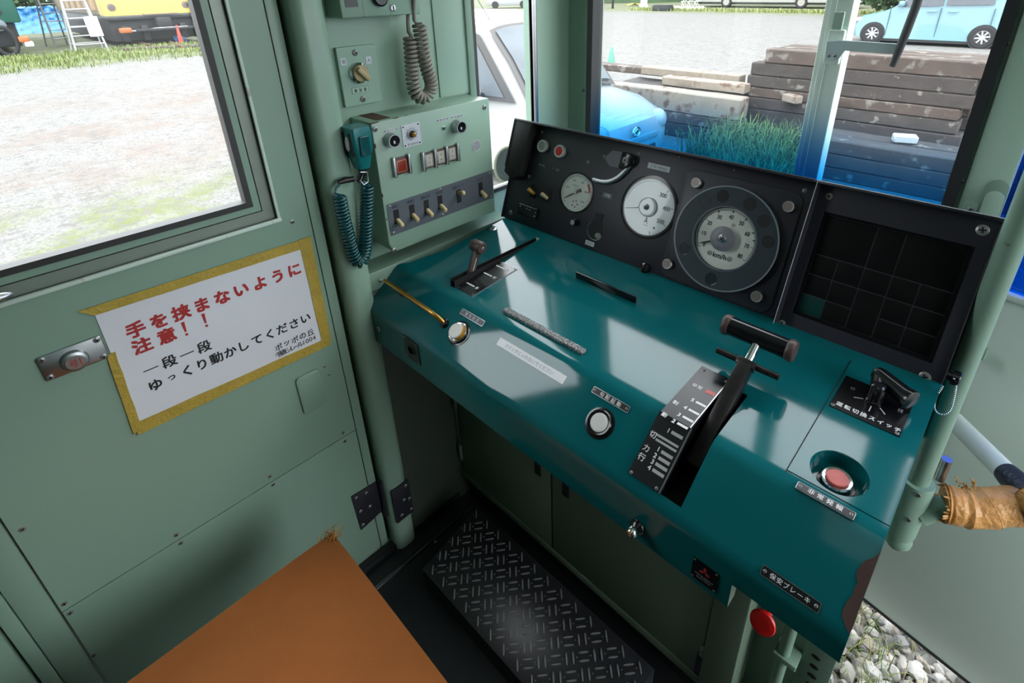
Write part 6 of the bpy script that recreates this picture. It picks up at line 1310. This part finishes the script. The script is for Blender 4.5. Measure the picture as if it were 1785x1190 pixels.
for x, y, r, h, lb_ in ((-52, 5.5, 3.2, 4.5, 'dense green tree directly behind the blue tarp'), (-60, -6.5, 4, 6, 'dense green tree left behind the green train'), (-58, 15, 4, 6, 'dense green tree behind the yellow train'), (-46, 48, 4, 5, 'dark tree far behind the grey car'), (-34, 58, 4, 5, 'dark tree far behind the wooden posts'), (-6.5, 34, 2.6, 3.0, 'dark green tree behind the pale blue minivan'), (-0.5, 37.5, 2.6, 3.5, 'dark green tree right behind the minivan')):
    tree(x, y, r, h, lb_)
# unseen wooded hillside, added and shaped to darken the desk reflections
random.seed(5)
b = MB(); HV = []; NU, NV = 46, 14
for j in range(NV+1):
    for i in range(NU+1):
        az = math.radians(-40+75*i/NU); f = j/NV; d0 = 58+26*f
        z = GZ+60*(f**0.8)*(0.55+0.45*math.sin(PI*min(1, max(0, (i+1)/NU*1.5))))*(1+0.10*math.sin(i*1.9)+0.07*math.sin(i*4.3))
        HV.append((d0*math.sin(az)+random.uniform(-1, 1), d0*math.cos(az)+random.uniform(-1, 1), z+random.uniform(-1.2, 1.2)*f))
n = NU+1; b.put(HV, [(j*n+i, j*n+i+1, (j+1)*n+i+1, (j+1)*n+i) for j in range(NV) for i in range(NU)], ID, mat('hillside_woods', (0.045, 0.10, 0.03), 0.9, var=0.7, scale=0.5, bump=1.0, bscale=1.5))
struct(b.build('unseen_hill', origin=(0, 60, GZ), rec=False), 'unseen wooded hillside added to darken the desk reflections')
# the outdoor paints are seen in full daylight: keep their reflectance low
for k in (OUT_MATS | (set(MATS)-IN2)):
    kk = {'gravel_lot': 0.58, 'wiper_arm_grey': 1.5, 'car_window_pale': 0.2, 'mirror_blue_grey': 0.16, 'weathered_sleeper': 0.32, 'dark_sleeper': 0.36, 'yellow_train_paint': 0.6}.get(k, 0.42)
    for nn in MATS[k].node_tree.nodes:
        if nn.type == 'MIX' and nn.data_type == 'RGBA':
            for s_ in nn.inputs:
                if s_.type == 'RGBA' and not s_.is_linked:
                    c_ = s_.default_value; s_.default_value = (c_[0]*kk, c_[1]*kk, c_[2]*kk, 1)

# ================================================================== CAMERA, LIGHT
cd = bpy.data.cameras.new('camera'); cam = bpy.data.objects.new('camera', cd); COL.objects.link(cam)
r, dn, fw = CR
cam.matrix_world = Matrix(((r.x, -dn.x, -fw.x, 0), (r.y, -dn.y, -fw.y, 0), (r.z, -dn.z, -fw.z, CAM.z), (0, 0, 0, 1)))
cd.sensor_width = 36; cd.lens = CF*36/1785; cd.shift_x = (892.5-CX)/1785; cd.shift_y = (CY-595)/1785; cd.clip_start = 0.02; cd.clip_end = 500
SC.camera = cam
w = bpy.data.worlds.new('overcast'); SC.world = w; w.use_nodes = True; nt = w.node_tree; nd = nt.nodes; bg = nd['Background']
tc = nd.new('ShaderNodeTexCoord'); sp = nd.new('ShaderNodeSeparateXYZ'); nt.links.new(tc.outputs['Generated'], sp.inputs[0])
rp = nd.new('ShaderNodeValToRGB'); el = rp.color_ramp.elements; el[0].position = 0.0; el[0].color = (0.62, 0.68, 0.70, 1); el[1].position = 0.6; el[1].color = (0.92, 0.97, 1.0, 1)
nz = nd.new('ShaderNodeTexNoise'); nz.inputs['Scale'].default_value = 2.2; nz.inputs['Detail'].default_value = 4; nt.links.new(tc.outputs['Generated'], nz.inputs['Vector'])
nt.links.new(sp.outputs['Z'], rp.inputs['Fac']); nt.links.new(rp.outputs['Color'], bg.inputs['Color']); bg.inputs['Strength'].default_value = 7.0
def light(name, kind, loc, rot, e, size=None, col=(1, 1, 1), sy=None, ang=None):
    l = bpy.data.lights.new(name, kind); l.energy = e; l.color = col
    if size: l.size = size
    if sy: l.shape = 'RECTANGLE'; l.size_y = sy
    if ang: l.angle = ang
    o = bpy.data.objects.new(name, l); COL.objects.link(o); o.location = loc; o.rotation_euler = [math.radians(a) for a in rot]; return o
light('sun', 'SUN', (0, 0, 10), (38, 22, 0), 1.4, ang=0.6, col=(1, 0.98, 0.94))
light('cab_fill', 'AREA', (0.1, 0.2, 2.08), (0, 0, 0), 0.6, size=0.5, sy=0.9, col=(1, 0.98, 0.95))  # added fill to lift the cab interior, no fitting behind it
SC.view_settings.view_transform = 'Standard'; SC.view_settings.look = 'None'; SC.view_settings.exposure = 0.14; SC.view_settings.gamma = 1.0
SC.cycles.max_bounces = 10; SC.cycles.transparent_max_bounces = 16; SC.cycles.use_denoising = True; SC.cycles.sample_clamp_indirect = 6.0
SC.cycles.caustics_reflective = False; SC.cycles.caustics_refractive = False
